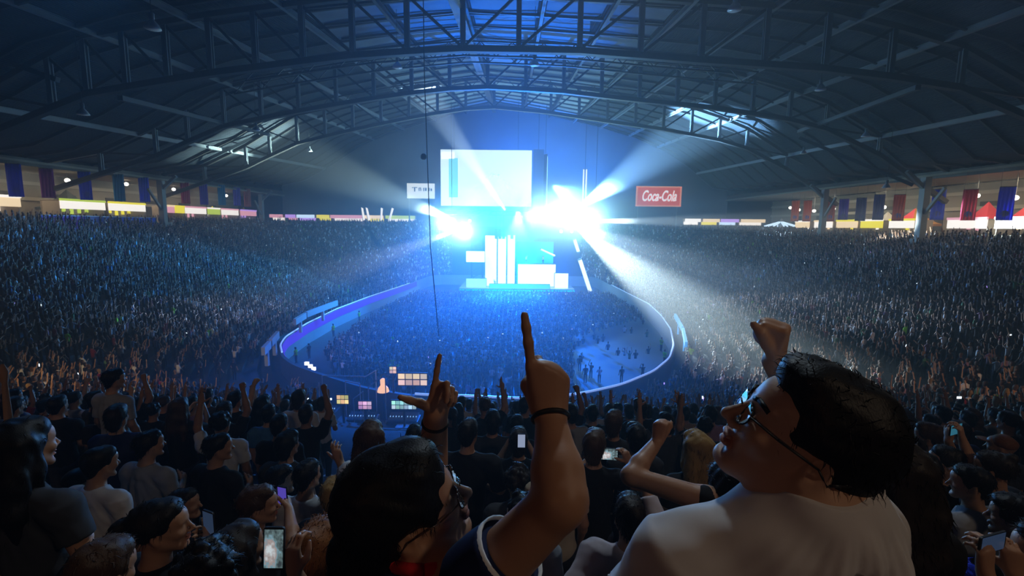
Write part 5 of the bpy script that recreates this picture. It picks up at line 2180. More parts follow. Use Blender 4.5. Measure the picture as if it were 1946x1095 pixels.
HW = dict(
    label='dark-haired person in navy jersey and red neckerchief pointing up, head turned right',
    head=A(776, 970, 0.86), look=(-78, 24, 10), body=6, neck=A(812, 1086, 0.84), scale=0.98, vox=0.0042, hvox=0.0036, female=True, skin='tan',
    shoulder_r=A(915, 1105, 0.74), shoulder_l=A(690, 1120, 0.92),
    arm_r_scale=1.14, arm_r=dict(e=A(1066, 950, 0.70), w=A(1046, 792, 0.80), pose='point', n=V3(0.12, -1, 0.1), thumb=(0.6, -0.5, 0.9), d=A(1040, 690, 0.815) - A(1046, 792, 0.80), hs=1.13),
    arm_l=dict(e=A(815, 985, 1.12), w=A(828, 788, 1.0), pose='gun', n=V3(-0.45, 0.9, 0.1), d=A(849, 715, 1.0) - A(828, 788, 1.0),
               side=1, hs=0.84, thumb=(0.15, 1.0, -0.1),
               curls=[(-8, 4, 4), (62, 70, 35), (74, 70, 40), (80, 74, 40)]),
    hair_extra=(([A(715, 960, 0.90), A(675, 1050, 0.92), A(650, 1130, 0.93)], [0.05, 0.05, 0.035]), ([A(735, 990, 0.88), A(715, 1060, 0.88), A(705, 1120, 0.88)], [0.05, 0.04, 0.03])),
    hair='thick', hairc='black', bulk=1.10, strands=800, sleeve=0.36, top='navy_jersey', topc=(0.012, 0.02, 0.07), topname='jersey', fold=0.003,
    loose=0.012, extra=hero_woman_extra)


def hero_man_extra(body, H, R, sc, arms, NB, B, SH):
    glasses(body, H, R, sc)
    mb = MB()
    T = lambda x, y, z: Vector(H + R @ (V3(x, y, z) * sc))
    for s in (-1, 1):
        mb2 = MB()
        mb2.path([T(s * 0.014, 0.103, 0.024), T(s * 0.030, 0.101, 0.030), T(s * 0.050, 0.084, 0.026)], 0.0045 * sc, 6)
        mb2.build('eyebrow', hair_mat('black'), body, True)
    # thin dark cord round the neck
    pts = []
    for q in np.linspace(0, 2 * math.pi, 29):
        pts.append(Vector(NB + B @ (V3(math.cos(q) * 0.070, math.sin(q) * 0.070 + 0.006, 0.045 - 0.012 * math.sin(q)))))
    mb.path(pts, 0.0025, 6)
    mb.build('neck_cord', M_black, body, True)


HM = dict(
    label='person in white t-shirt and glasses, face turned left, fist raised behind the head',
    head=A(1526, 842, 0.74), look=(70, 30, -4), body=10, neck=A(1545, 946, 0.72), scale=1.0, vox=0.0042, hvox=0.0036, skin='light',
    shoulder_l=A(1300, 1062, 0.72), shoulder_r=A(1618, 1008, 0.78), neck_r=1.05,
    arm_l=dict(e=A(1180, 1180, 0.74), w=A(1330, 1290, 0.9), pose='relaxed', n=V3(-1, 0, 0)),
    arm_r=dict(e=A(1600, 905, 1.05), w=A(1472, 688, 1.08), pose='fist', n=V3(0.9, -0.4, 0.2), d=A(1496, 600, 1.06) - A(1474, 690, 1.08), side=-1, hs=0.98),
    hair='thick', hairc='black', bulk=1.0, strands=800, sleeve=0.8, top='white_cotton', topc=(0.62, 0.60, 0.60), topname='t_shirt', fold=0.006,
    loose=0.016, extra=hero_man_extra)
for s_ in (HW, HM):
    person(s_)
# ------------------------------------------------------------------ recognisable people of the nearest rows
CL = {'black': (0.012, 0.012, 0.015), 'white': (0.60, 0.60, 0.62), 'grey': (0.28, 0.29, 0.32), 'navy': (0.02, 0.03, 0.09), 'pink_white': (0.52, 0.45, 0.48),
      'red': (0.42, 0.015, 0.03), 'charcoal': (0.04, 0.042, 0.05), 'teal': (0.03, 0.12, 0.14), 'blue': (0.02, 0.06, 0.55), 'cream': (0.5, 0.42, 0.32)}
TAKEN, MIDS = [], []
Yh = lambda px, py, Y: A(px, py, Y)


def mid(px, py, Y, label, look=(0, 0, 0), hair='short', hairc='black', top='black', **kw):
    d = dict(head=A(px, py, Y), look=look, hair=hair, hairc=hairc, top=top, topc=CL[top], label=label,
             vox=0.0075 if Y < 2.3 else 0.009 if Y < 3.6 else 0.011, face=Y < 3.0, skin=kw.pop('skin', 'tan'), body=look[0] * 0.35)
    d['hvox'] = d['vox'] * 0.9
    d['strands'] = 0 if hair == 'cap' else 420
    d.update(kw)
    MIDS.append((px, py, Y))
    b = person(d)
    TAKEN.append((b.location.x, b.location.y))
    return b


def gig_screen(strength=0.7):
    """Phone display that shows the lit stage as a bright spot with rays over a dim crowd."""
    m = bpy.data.materials.new('phone_screen_picture')
    m.use_nodes = True
    t = m.node_tree
    b = t.nodes['Principled BSDF']
    b.inputs['Base Color'].default_value = (0.02, 0.02, 0.02, 1)
    tc = t.nodes.new('ShaderNodeTexCoord')
    mp = t.nodes.new('ShaderNodeMapping')
    mp.inputs['Location'].default_value = (-0.5, -0.5, -0.62)
    gr_ = t.nodes.new('ShaderNodeTexGradient')
    gr_.gradient_type = 'SPHERICAL'
    mp.inputs['Scale'].default_value = (1.6, 0.01, 1.6)
    t.links.new(tc.outputs['Generated'], mp.inputs['Vector'])
    t.links.new(mp.outputs[0], gr_.inputs['Vector'])
    n_ = t.nodes.new('ShaderNodeTexNoise')
    n_.inputs['Scale'].default_value = 6
    t.links.new(tc.outputs['Generated'], n_.inputs['Vector'])
    mx = t.nodes.new('ShaderNodeMath')
    mx.operation = 'ADD'
    ml = t.nodes.new('ShaderNodeMath')
    ml.operation = 'MULTIPLY'
    ml.inputs[1].default_value = 0.7
    t.links.new(n_.outputs['Fac'], ml.inputs[0])
    t.links.new(gr_.outputs['Fac'], mx.inputs[0])
    t.links.new(ml.outputs[0], mx.inputs[1])
    cr = t.nodes.new('ShaderNodeValToRGB')
    el = cr.color_ramp.elements
    el[0].position, el[0].color = 0.25, (0.05, 0.07, 0.08, 1)
    el[1].position, el[1].color = 0.9, (0.85, 0.95, 1.0, 1)
    for pos, c in ((0.42, (0.16, 0.24, 0.25, 1)), (0.55, (0.25, 0.45, 0.55, 1)), (0.68, (0.5, 0.4, 0.38, 1))):
        e_ = el.new(pos)
        e_.color = c
    t.links.new(mx.outputs[0], cr.inputs[0])
    t.links.new(cr.outputs[0], b.inputs['Emission Color'])
    b.inputs['Emission Strength'].default_value = strength
    m.cycles.emission_sampling = 'NONE'
    return m


TAKEN += [(float(s_['neck'][0]), float(s_['neck'][1])) for s_ in (HW, HM)]
arm = lambda e, w, pose='relaxed', n=(0, -1, 0), d=None, **k: dict(e=A(*e), w=A(*w), pose=pose, n=V3(*n), **({'d': V3(*d)} if d else {}), **k)

# --- left foreground
mid(48, 850, 1.95, 'person with long dark hair filling the left edge, back turned, blue-lit sleeve', (-15, 0, 0), 'long', 'black', 'charcoal', arm_r='cross')
mid(192, 882, 3.3, 'person in grey-white shirt at left, dark short hair, back turned', (-25, -5, 0), 'short', 'black', 'white', sleeve=0.85, strands=0)
mid(285, 846, 3.9, 'person in grey shirt, right behind the grey-white shirt, arm bent forward', (-35, 0, 0), 'short', 'black', 'grey', arm_r='front', sleeve=0.8)
mid(105, 988, 2.25, 'person with long dark hair and red collar at lower left, face turned right', (-62, 0, 0), 'long', 'black', 'red', female=True)
mid(196, 1092, 1.62, 'person at the bottom left edge, only light brown hair crown showing', (-10, -15, 0), 'short', 'brown', 'black', strands=500)
mid(308, 1004, 1.98, 'dark-haired person in black top at lower left, profile turned right, filming', (-66, 2, 0), 'ponytail', 'black', 'black', female=True,
    arm_r=arm((375, 1075, 1.85), (392, 1028, 2.1), 'hold', (1, -0.3, 0)), arm_l=arm((330, 1110, 2.2), (408, 1035, 2.2), 'hold', (-1, -0.3, 0)))
phone(P(398, 1000, 2.13), rot_ypr(-0.4), 'black phone held by the dark-haired filming person at lower left', None, 0.08, 0.16)
mid(352, 960, 3.5, 'short-haired person half hidden behind the filming person, face right', (-80, 5, 0), 'short', 'dark', 'charcoal')
mid(398, 1104, 1.55, 'person with shiny dark curly hair at the bottom edge, left half', (0, -8, 0), 'curly', 'black', 'black', strands=700)
mid(-75, 985, 1.95, 'person cut by the left edge, hands holding a phone', (-45, 0, 0), 'short', 'black', 'charcoal',
    arm_r=arm((0, 1110, 1.8), (28, 1062, 2.0), 'hold', (1, 0, 0)), arm_l=arm((-40, 1100, 2.2), (8, 1050, 2.15), 'hold', (-1, 0, 0)))
phone(P(22, 1032, 2.05), rot_ypr(-0.5, 0.5, 0.5), 'phone tilted in hands at the lower left corner', None, 0.075, 0.15)
mid(218, 722, 5.4, 'person in grey shirt standing taller than the heads around, far left rows', (-30, 0, 0), 'short', 'black', 'grey', sleeve=0.8)
mid(150, 918, 3.6, 'person wearing a dark cap with a lit brim at left', (-10, 0, 0), 'cap', 'black', 'charcoal')
mid(492, 962, 2.75, 'person with short light brown hair, face right, holding up a phone', (-68, 0, 0), 'short', 'brown', 'charcoal', strands=400,
    arm_r=arm((556, 1030, 2.65), (549, 968, 2.85), 'hold', (1, -0.4, 0)))
phone(P(537, 942, 2.9), rot_ypr(-0.3), 'phone with violet screen held beside the light brown-haired person',
      mat('phone_screen_violet', (0.05, 0.03, 0.2), 0.2, emit=(0.10, 0.07, 0.5), estr=0.8), 0.075, 0.13)
mid(455, 1046, 2.0, 'person with long dark hair just left of the big upright phone', (-25, 0, 0), 'long', 'dark', 'black', female=True, strands=400)
mid(613, 1050, 1.75, 'person with auburn topknot at the bottom, holding the big upright phone', (-10, 0, 0), 'bun', 'auburn', 'charcoal', female=True, strands=900, bulk=1.1,
    arm_l=arm((585, 1145, 1.55), (560, 1088, 1.5), 'hold', (-0.3, -1, 0), (-0.15, 0.1, 1.0), thumb=(0.9, 0.2, 0.2)))


phone(P(521, 1042, 1.5), rot_ypr(0.05, -0.1, 0.03), 'big upright phone filming the stage, picture glowing on its screen', gig_screen(), 0.071, 0.150)
mid(585, 905, 3.5, 'dark-haired person left of the white long-haired back, pale sleeve and hand raised', (-20, 0, 0), 'short', 'black', 'white', sleeve=1.7,
    arm_r=arm((660, 905, 3.3), (646, 878, 3.35), 'relaxed', (0, -1, 0), (-0.35, 0.1, 1)))
mid(416, 852, 3.9, 'person in black in profile left of centre, forearm stretched right', (-55, 0, 0), 'short', 'black', 'black', arm_r='front')
mid(548, 846, 4.3, 'dark silhouetted person behind the raised pale sleeve, left side', (-15, 0, 0), 'mop', 'black', 'charcoal')
mid(634, 942, 3.2, 'person with blond-streaked hair hidden beside the big dark head', (0, 0, 0), 'short', 'blond', 'charcoal', strands=300)
mid(534, 914, 3.7, 'dark-haired person with lit cheek above the light brown-haired one', (-60, 0, 0), 'short', 'black', 'black')
# --- centre
mid(706, 832, 3.3, 'person with long straight brown hair in a white top, back turned', (0, 5, 0), 'long', 'brown', 'white', female=True, strands=600, sleeve=1.8)
mid(787, 832, 4.6, 'dark round head just left of the raised wrist with bracelet', (0, 0, 0), 'short', 'black', 'charcoal')
mid(890, 824, 3.9, 'broad person in black t-shirt with folded arms, centre, back turned', (-12, 0, 0), 'short', 'black', 'black', sleeve=0.95, wide=1.12, loose=0.022,
    arm_l='cross', arm_r='cross', legs='khaki', legsc=(0.16, 0.12, 0.06), strands=300)
mid(936, 802, 5.3, 'dark-haired person seen over the shoulder of the folded-arms person', (0, 0, 0), 'mop', 'black', 'charcoal')
mid(982, 808, 5.6, 'person behind the one filming with a small phone, centre', (-10, 0, 0), 'short', 'black', 'black')
mid(985, 840, 4.4, 'person raising a small lit phone in front of the face, centre', (0, 0, 0), 'mop', 'dark', 'black', arm_l='phone', arm_r='phone', female=True)
phone(P(991, 838, 4.15) + Vector((0.0, 0.0, 0.0)), rot_ypr(0.0), 'small phone with pale screen beside the central head',
      mat('phone_screen_pale', (0.1, 0.1, 0.15), 0.2, emit=(0.35, 0.42, 0.6), estr=0.8), 0.075, 0.14)
mid(983, 916, 3.5, 'curly dark-haired person beside the pointing forearm', (0, 0, 0), 'curly', 'dark', 'charcoal', strands=500)
mid(993, 976, 2.9, 'short dark-haired person half behind the pointing forearm, grey shirt', (-5, -6, 0), 'curly', 'black', 'grey', strands=500,
    arm_l=arm((905, 1062, 2.7), (950, 1030, 2.6), 'fist', (0, -1, 0.3)))
t = thing('lighter', P(963, 1012, 2.6), 'small red tube held up left of the short dark-haired head', 'lighter')
mb = MB()
mb.lathe(P(963, 1000, 2.6), [(0.012, -0.035), (0.014, -0.03), (0.014, 0.03), (0.010, 0.036)], 12)
mb.build('tube', mat('red_plastic', (0.7, 0.01, 0.02), 0.35), t, True)
mb = MB()
mb.tube(P(963, 987, 2.6), P(965, 966, 2.6), 0.003, 0.002, 6)
mb.build('white_cord', M_rail, t)
mid(1058, 870, 3.4, 'blond long-haired person hidden behind the pointing forearm', (0, 0, 0), 'long', 'blond', 'cream', female=True)
mid(1130, 848, 3.6, 'person in black filming with a sideways phone, right of the pointing arm', (-20, 0, 0), 'mop', 'brown', 'black', strands=300,
    arm_r=arm((1222, 925, 3.4), (1196, 880, 3.5), 'hold', (0.6, -0.8, 0), (-0.4, 0.1, 1)), arm_l=arm((1090, 905, 3.9), (1120, 872, 4.0), 'hold'))
phone(P(1155, 863, 3.6), rot_ypr(-0.1) @ np.array(Matrix.Rotation(math.pi / 2, 3, 'Y')), 'sideways phone with bright blue-white picture right of the pointing arm',
      gig_screen(1.0), 0.10, 0.17)
mid(1167, 805, 4.7, 'brown-haired person rising behind the sideways phone', (-25, 0, 0), 'mop', 'brown', 'charcoal')
mid(1207, 832, 4.2, 'round black-haired head left of the raised fist', (0, 0, 0), 'mop', 'black', 'charcoal')
mid(1322, 852, 3.2, 'person with long blond hair right of the raised fist, back turned', (8, 0, 0), 'long', 'blond', 'black', female=True, strands=600)
mid(1385, 938, 1.9, 'person with black topknot in sleeveless black top, bent arm and fist raised left', (5, 0, 0), 'bun', 'black', 'black', female=True, sleeve=0.0,
    strands=500, arm_r_scale=1.12, shoulder_l=A(1338, 950, 1.86),
    arm_l=arm((1198, 905, 1.95), (1250, 838, 2.1), 'fist', (-0.6, -0.8, 0), (0.1, 0.05, 1)))
mid(1197, 984, 2.45, 'person in pinkish white shirt, short dark hair, right arm raised, centre right', (-8, -4, 0), 'short', 'dark', 'pink_white', sleeve=1.75, strands=500,
    loose=0.02, fold=0.006, arm_r=arm((1250, 1010, 2.35), (1226, 925, 2.5), 'fist', (0, -1, 0)),
    arm_l=arm((1085, 1130, 2.3), (1120, 1180, 2.2)), shoulder_l=A(1130, 1052, 2.42))
# --- right foreground
mid(1690, 905, 1.5, 'person with long dark brown hair right behind the white t-shirt shoulder', (15, 0, 0), 'long', 'dark', 'black', female=True)
mid(1724, 855, 3.8, 'short-haired person at right, face turned left, front of the right cluster', (62, 0, 0), 'short', 'dark', 'black')
mid(1762, 830, 4.5, 'brown-haired person behind the right cluster, face left', (50, 0, 0), 'mop', 'brown', 'charcoal')
mid(1794, 880, 3.4, 'dark-haired person with bare neck at right, profile turned left', (72, 4, 0), 'short', 'black', 'black', neck_r=1.0)
mid(1886, 892, 3.2, 'person in dark top at right with both arms up holding a phone', (35, 0, 0), 'bun', 'dark', 'charcoal', sleeve=0.5,
    arm_l=arm((1846, 884, 3.35), (1829, 836, 3.4), 'hold', (0.5, -0.6, 0), (-0.2, 0.1, 1)), arm_r=arm((1815, 880, 3.7), (1802, 838, 3.6), 'hold', (-1, 0, 0), (0, 0, 1)))
phone(P(1816, 816, 3.45), rot_ypr(0.4) @ np.array(Matrix.Rotation(math.pi / 2, 3, 'Y')), 'sideways phone with teal screen raised high at right',
      mat('phone_screen_teal', (0.02, 0.08, 0.12), 0.2, emit=(0.03, 0.16, 0.24), estr=0.8), 0.085, 0.16)
mid(1842, 920, 3.05, 'short dark-haired person with white collar at right, looking left', (58, 0, 0), 'short', 'black', 'grey')
mid(1736, 895, 2.95, 'dark-haired person in black beside the white t-shirt shoulder, looking left', (58, 0, 0), 'mop', 'black', 'black')
mid(1902, 850, 4.3, 'person with an orange-brown cap at the right edge rows', (40, 0, 0), 'cap', 'auburn', 'charcoal')
mid(1776, 1092, 1.95, 'person with bright blue fuzzy hair at the bottom right', (20, 0, 0), 'curly', 'blue', 'blue', strands=900)
mid(1990, 1060, 1.7, 'person cut by the right edge, fingers round a dark sideways phone', (40, 0, 0), 'short', 'black', 'charcoal',
    arm_l=arm((1900, 1150, 1.6), (1872, 1090, 1.65), 'hold', (0.2, -1, 0), (0, 0.1, 1)), arm_r=arm((1960, 1160, 1.7), (1925, 1090, 1.68), 'hold', (-0.3, -1, 0), (-0.1, 0.1, 1)))
phone(P(1885, 1032, 1.68), rot_ypr(0.3) @ np.array(Matrix.Rotation(math.pi / 2, 3, 'Y')), 'dark sideways phone held in fingers at the lower right', None, 0.076, 0.15, None, 0.15)
mid(1925, 985, 2.6, 'person in dark clothes at the right edge above the sideways phone', (45, 0, 0), 'mop', 'black', 'black')
print('mids', len(MIDS))
# ------------------------------------------------------------------ prototypes of ordinary audience members (built at the origin)
M_topc = mat('cloth_audience_top', (0.1, 0.1, 0.1), 0.85, spec=0.2, obcol=True, noise=(14, 0.12))
PROTO = []
for i, (al, ar_, hr, hc, fem, sk, pose_txt) in enumerate((
        ('down', 'down', 'short', 'black', False, 'tan', 'arms down'), ('front', 'front', 'mop', 'dark', False, 'tan', 'hands together'),
        ('down', 'high', 'short', 'dark', False, 'brown', 'right fist raised'), ('high', 'down', 'long', 'black', True, 'light', 'left fist raised'),
        ('up', 'up', 'mop', 'black', False, 'tan', 'both arms raised'), ('phone', 'phone', 'long', 'brown', True, 'light', 'hands lifted before the face'),
        ('cross', 'cross', 'short', 'black', False, 'tan', 'arms folded'), ('down', 'down', 'ponytail', 'dark', True, 'tan', 'arms down and hair tied'),
        ('down', 'up', 'bun', 'brown', True, 'tan', 'right arm raised and topknot'), ('up', 'down', 'curly', 'black', False, 'brown', 'left arm raised and curly hair'))):
    b = person(dict(head=V3(0, 0, 1.58), neck=V3(0, -0.02, 1.40), look=(0, 0, 0), foot_z=0.0, hair=hr, hairc=hc, female=fem, skin=sk, arm_l=al, arm_r=ar_,
                    top='audience_top', vox=0.0155, hvox=0.0135, face=False, strands=200, label='x', sleeve=0.7))
    for ch in b.children:
        if ch.name.startswith('t_shirt'):
            ch.data.materials[0] = M_topc
    PROTO.append((b, pose_txt))
# ------------------------------------------------------------------ the audience
def lp_ring(V, z, rx, ry, n, cx=0.0, cy=0.0, tilt=0.0):
    for i in range(n):
        t = 2 * math.pi * (i + 0.5) / n
        V.append((cx + rx * math.cos(t), cy + ry * math.sin(t), z + tilt * math.sin(t)))


def lp_person(pose, detail=True):
    """Light audience figure facing +Y, 1.7 m tall: vertices, quads, colour slot per vertex (0 skin 1 top 2 legs 3 hair)."""
    V, Q, Cc = [], [], []

    def loft(rings, n, col):
        b = len(V)
        for r in rings:
            lp_ring(V, *r[:3], n, *r[3:])
        for k in range(len(rings) - 1):
            for i in range(n):
                j = (i + 1) % n
                Q.append((b + k * n + i, b + k * n + j, b + (k + 1) * n + j, b + (k + 1) * n + i))
        Cc.extend(col * n if len(col) == len(rings) and False else [c for c in col for _ in range(n)])

    def limb(pts, rs, cols, n=4):
        b = len(V)
        for idx, (p, r) in enumerate(zip(pts, rs)):
            a_ = Vector(pts[min(idx + 1, len(pts) - 1)]) - Vector(pts[max(idx - 1, 0)])
            a_.normalize()
            u = Vector((0, 1, 0)) if abs(a_.y) < 0.8 else Vector((1, 0, 0))
            x = a_.cross(u).normalized()
            y = a_.cross(x)
            for i in range(n):
                t = 2 * math.pi * i / n
                V.append(tuple(Vector(p) + x * (r * math.cos(t)) + y * (r * math.sin(t))))
            Cc.extend([cols[idx]] * n)
        for k in range(len(pts) - 1):
            for i in range(n):
                j = (i + 1) % n
                Q.append((b + k * n + i, b + k * n + j, b + (k + 1) * n + j, b + (k + 1) * n + i))

    if detail:
        for s in (-1, 1):
            limb([(s * 0.09, 0, 0.86), (s * 0.09, 0.02, 0.45), (s * 0.09, -0.01, 0.06), (s * 0.09, 0.12, 0.02)], (0.085, 0.06, 0.045, 0.03), (2, 2, 2, 2))
    loft([(0.80, 0.15, 0.11), (1.02, 0.14, 0.10), (1.25, 0.175, 0.12), (1.38, 0.19, 0.10), (1.44, 0.09, 0.07), (1.46, 0.055, 0.06)], 6, [2, 1, 1, 1, 1, 0])
    b = len(V)
    n = 8 if detail else 6
    rings = [(1.44, 0.05, 0.055, 0, 0), (1.51, 0.055, 0.07, 0, 0.02), (1.58, 0.073, 0.092, 0, 0.01), (1.66, 0.074, 0.094, 0, 0), (1.72, 0.05, 0.065, 0, -0.01), (1.745, 0.015, 0.02, 0, -0.01)]
    if not detail:
        rings = [rings[0], rings[2], rings[3], rings[5]]
    for r in rings:
        lp_ring(V, *r[:3], n, *r[3:])
    for k in range(len(rings) - 1):
        for i in range(n):
            j = (i + 1) % n
            Q.append((b + k * n + i, b + k * n + j, b + (k + 1) * n + j, b + (k + 1) * n + i))
    for r in rings:
        for i in range(n):
            front = math.sin(2 * math.pi * (i + 0.5) / n) > 0.1
            Cc.append(0 if (front and r[0] < 1.67) or r[0] < 1.45 else 3)
    arm = {0: [((.20, 0, 1.37), (.25, .0, 1.12), (.22, .12, .92))] * 2,
           1: [((.20, 0, 1.37), (.25, .0, 1.12), (.22, .12, .92)), ((.20, 0, 1.37), (.30, .12, 1.55), (.27, .2, 1.86))],
           2: [((.20, 0, 1.37), (.30, .12, 1.55), (.24, .18, 1.88))] * 2,
           3: [((.20, 0, 1.37), (.24, .18, 1.25), (.08, .36, 1.50))] * 2,
           4: [((.20, 0, 1.37), (.25, .06, 1.14), (.05, .28, 1.24))] * 2,
           5: [((.20, 0, 1.37), (.26, .16, 1.48), (.10, .26, 1.80)), ((.20, 0, 1.37), (.25, .06, 1.14), (.05, .28, 1.24))]}[pose]
    for s, a in zip((-1, 1), arm):
        pts = [(s * p[0], p[1], p[2]) for p in a]
        m1 = Vector(pts[0]).lerp(Vector(pts[1]), 0.6)
        e = Vector(pts[2])
        hd = (e - Vector(pts[1])).normalized()
        if detail:
            limb([pts[0], tuple(m1), pts[1], tuple(e), tuple(e + hd * 0.1), tuple(e + hd * 0.17)], (0.055, 0.048, 0.04, 0.026, 0.042, 0.015), (1, 1, 0, 0, 0, 0))
        else:
            limb([pts[0], pts[1], tuple(e), tuple(e + hd * 0.16)], (0.055, 0.042, 0.03, 0.03), (1, 0, 0, 0))
    return np.array(V), np.array(Q, dtype=np.int64), np.array(Cc)


def face_yaw(x, y):
    return math.atan2(-(0 - x), 100 - y) + random.uniform(-0.25, 0.25)


SEATS = []           # (depth, x, y, z)
COLS = [(P(px, 380, Y_).x, Y_) for px, Y_ in ((308, 72), (496, 103), (1756, 57), (1567, 76))]
for k in range(NROW):
    t = (k + 0.5) / NROW
    th = -math.pi
    while th < math.pi:
        x, y = bowl_polar(th, t)
        r = math.hypot(x - CX, y - CY)
        th += 0.54 / r
        if y < 0.9 or (k == 0 and y < 60):
            continue
        z = float(row_z(th, k))
        ux, uy, dep = proj((x, y, z + 1.5))
        if dep < 0.8 or ux < -350 or ux > 2296 or uy > 1180:
            continue
        if random.random() < 0.06:
            continue
        if y < 46 and k < 9 and -24 < x < -4 and y > 21:      # the sound desk stands here
            if random.random() < 0.93:
                continue
        hx_, hy_, _ = proj((x, y, z + 1.8))
        if 590 < hx_ < 850 and 4 < y < 36 and hy_ < 788 - max(0, 640 - hx_) * 1.6:
            continue
        if 850 <= hx_ < 1290 and y < 46 and hy_ < np.interp(hx_, [850, 1000, 1100, 1180, 1240, 1290], [750, 756, 748, 730, 706, 672]):
            continue
        if y > 112 and abs(x - 1) < 16:
            continue
        if any((x - cx_) ** 2 + (y - cy_) ** 2 < 1.6 for cx_, cy_ in COLS):
            continue
        # stairways up the stands
        if y > 12 and abs(((th + 0.1) / 0.2618) % 1.0 - 0.5) < 0.5 / (r * 0.2618):
            continue
        SEATS.append((dep, x + random.uniform(-.1, .1), y + random.uniform(-.08, .08), z))
# people on the arena floor
yy = 34.0
while yy < 95:
    xx = -26.0
    while xx < 24:
        xx += 0.66
        x, y = xx + random.uniform(-.18, .18), yy + random.uniform(-.15, .15)
        th = math.atan2(y - CY, x - CX)
        r = math.hypot(x - CX, y - CY)
        ri = float(np.interp(th, TH, RI))
        if r > ri - 1.6 or (x < CX and r > ri - 4.2):
            continue
        ux, uy, dep = proj((x, y, FLOOR_Z + 1.6))
        if (ux > 1090 and uy > 585 + 0.25 * (1270 - ux)) and random.random() < 0.93:
            continue
        if uy > 700 and random.random() < 0.55:
            continue
        if random.random() < 0.12:
            continue
        SEATS.append((dep, x, y, FLOOR_Z))
    yy += 0.72
SEATS.sort()
print('seats', len(SEATS))

TOPS = [(0.006, 0.006, 0.008)] * 17 + [(0.03, 0.03, 0.04)] * 4 + [(0.012, 0.02, 0.06)] * 3 + [(0.8, 0.8, 0.82)] * 4 + [(0.3, 0.32, 0.36)] * 2 + \
       [(0.25, 0.02, 0.03), (0.05, 0.16, 0.35), (0.10, 0.25, 0.12), (0.35, 0.2, 0.3)]
HAIRS = [(0.008, 0.007, 0.008)] * 6 + [(0.02, 0.012, 0.008)] * 3 + [(0.07, 0.035, 0.015), (0.25, 0.15, 0.05)]
LEGS = [(0.008, 0.009, 0.013)] * 5 + [(0.02, 0.03, 0.06)]
SKINS = [(0.42, 0.24, 0.15), (0.34, 0.18, 0.10), (0.5, 0.31, 0.21)]
N_GEN = 226
POSEW = [0.34, 0.17, 0.13, 0.12, 0.14, 0.10]


def blocked(x, y, z):
    return any((x - q[0]) ** 2 + (y - q[1]) ** 2 < 0.40 ** 2 for q in TAKEN)


def hides(x, y, z, d):
    hx, hy, _ = proj((x, y, z + 1.58))
    if y < 4.4 and 640 < hx < 1400:
        return True
    hr = 0.15 * 900 / d
    for mx, my, md in MIDS:
        mr = 0.15 * 900 / md
        if abs(hx - mx) < (hr + mr) * 1.05:
            if d < md + 0.25 and hy < my + mr * 2.5:
                return True
            if abs(hy - my) < (hr + mr) * 0.7:
                return True
    return False


near, rest = [], []
for d, x, y, z in SEATS:
    if y < 2.3 or blocked(x, y, z) or (y < 6.5 and hides(x, y, z, d)):
        continue
    if len(near) < N_GEN and -30 < proj((x, y, z + 1.55))[0] < 1976:
        near.append((d, x, y, z))
    else:
        rest.append((d, x, y, z))
print('near', len(near), near[-1][0], 'rest', len(rest))

NAME_OF = {0: 'black', 1: 'dark grey', 2: 'navy', 3: 'white', 4: 'grey', 5: 'dark red', 6: 'blue', 7: 'brown', 8: 'green', 9: 'mauve'}
TOPC = [(0.012, 0.012, 0.016), (0.05, 0.05, 0.06), (0.02, 0.03, 0.09), (0.60, 0.60, 0.62), (0.3, 0.32, 0.36), (0.25, 0.02, 0.03), (0.05, 0.16, 0.35),
        (0.3, 0.2, 0.12), (0.10, 0.25, 0.12), (0.35, 0.2, 0.3)]
PW = [0.26, 0.15, 0.06, 0.05, 0.09, 0.10, 0.08, 0.09, 0.06, 0.06]
for d, x, y, z in near:
    kp = int(rng.choice(10, p=PW))
    src, ptxt = PROTO[kp]
    ci = int(rng.choice(10, p=[.36, .14, .12, .12, .08, .04, .04, .04, .03, .03]))
    b = src.copy()
    COL.objects.link(b)
    b.location = (x, y, z)
    b.rotation_euler = (0, 0, face_yaw(x, y) + random.uniform(-0.2, 0.2))
    q = random.uniform(0.93, 1.05)
    b.scale = (q, q, q)
    for ch in src.children:
        c = ch.copy()
        COL.objects.link(c)
        c.parent = b
        if ch.name.startswith('t_shirt'):
            c.color = (*TOPC[ci], 1)
    hx = proj((x, y, z + 1.6))[0]
    where = 'left of the sound desk' if hx < 620 else 'below the sound desk' if hx < 860 else 'beside the bent fist' if hx < 1320 else 'right of the white t-shirt'
    tag(b, 'person in %s top, %s, %s' % (NAME_OF[ci], ptxt, where), 'person', 'people in %s, %s, %s' % (NAME_OF[ci], ptxt, where))


def extra_person(kp, loc, yaw, colour, label, group=None):
    src, _ = PROTO[kp]
    b = src.copy()
    COL.objects.link(b)
    b.location, b.rotation_euler = loc, (0, 0, yaw)
    for ch in src.children:
        c = ch.copy()
        COL.objects.link(c)
        c.parent = b
        if ch.name.startswith('t_shirt'):
            c.color = (*colour, 1)
    tag(b, label, 'person', group)


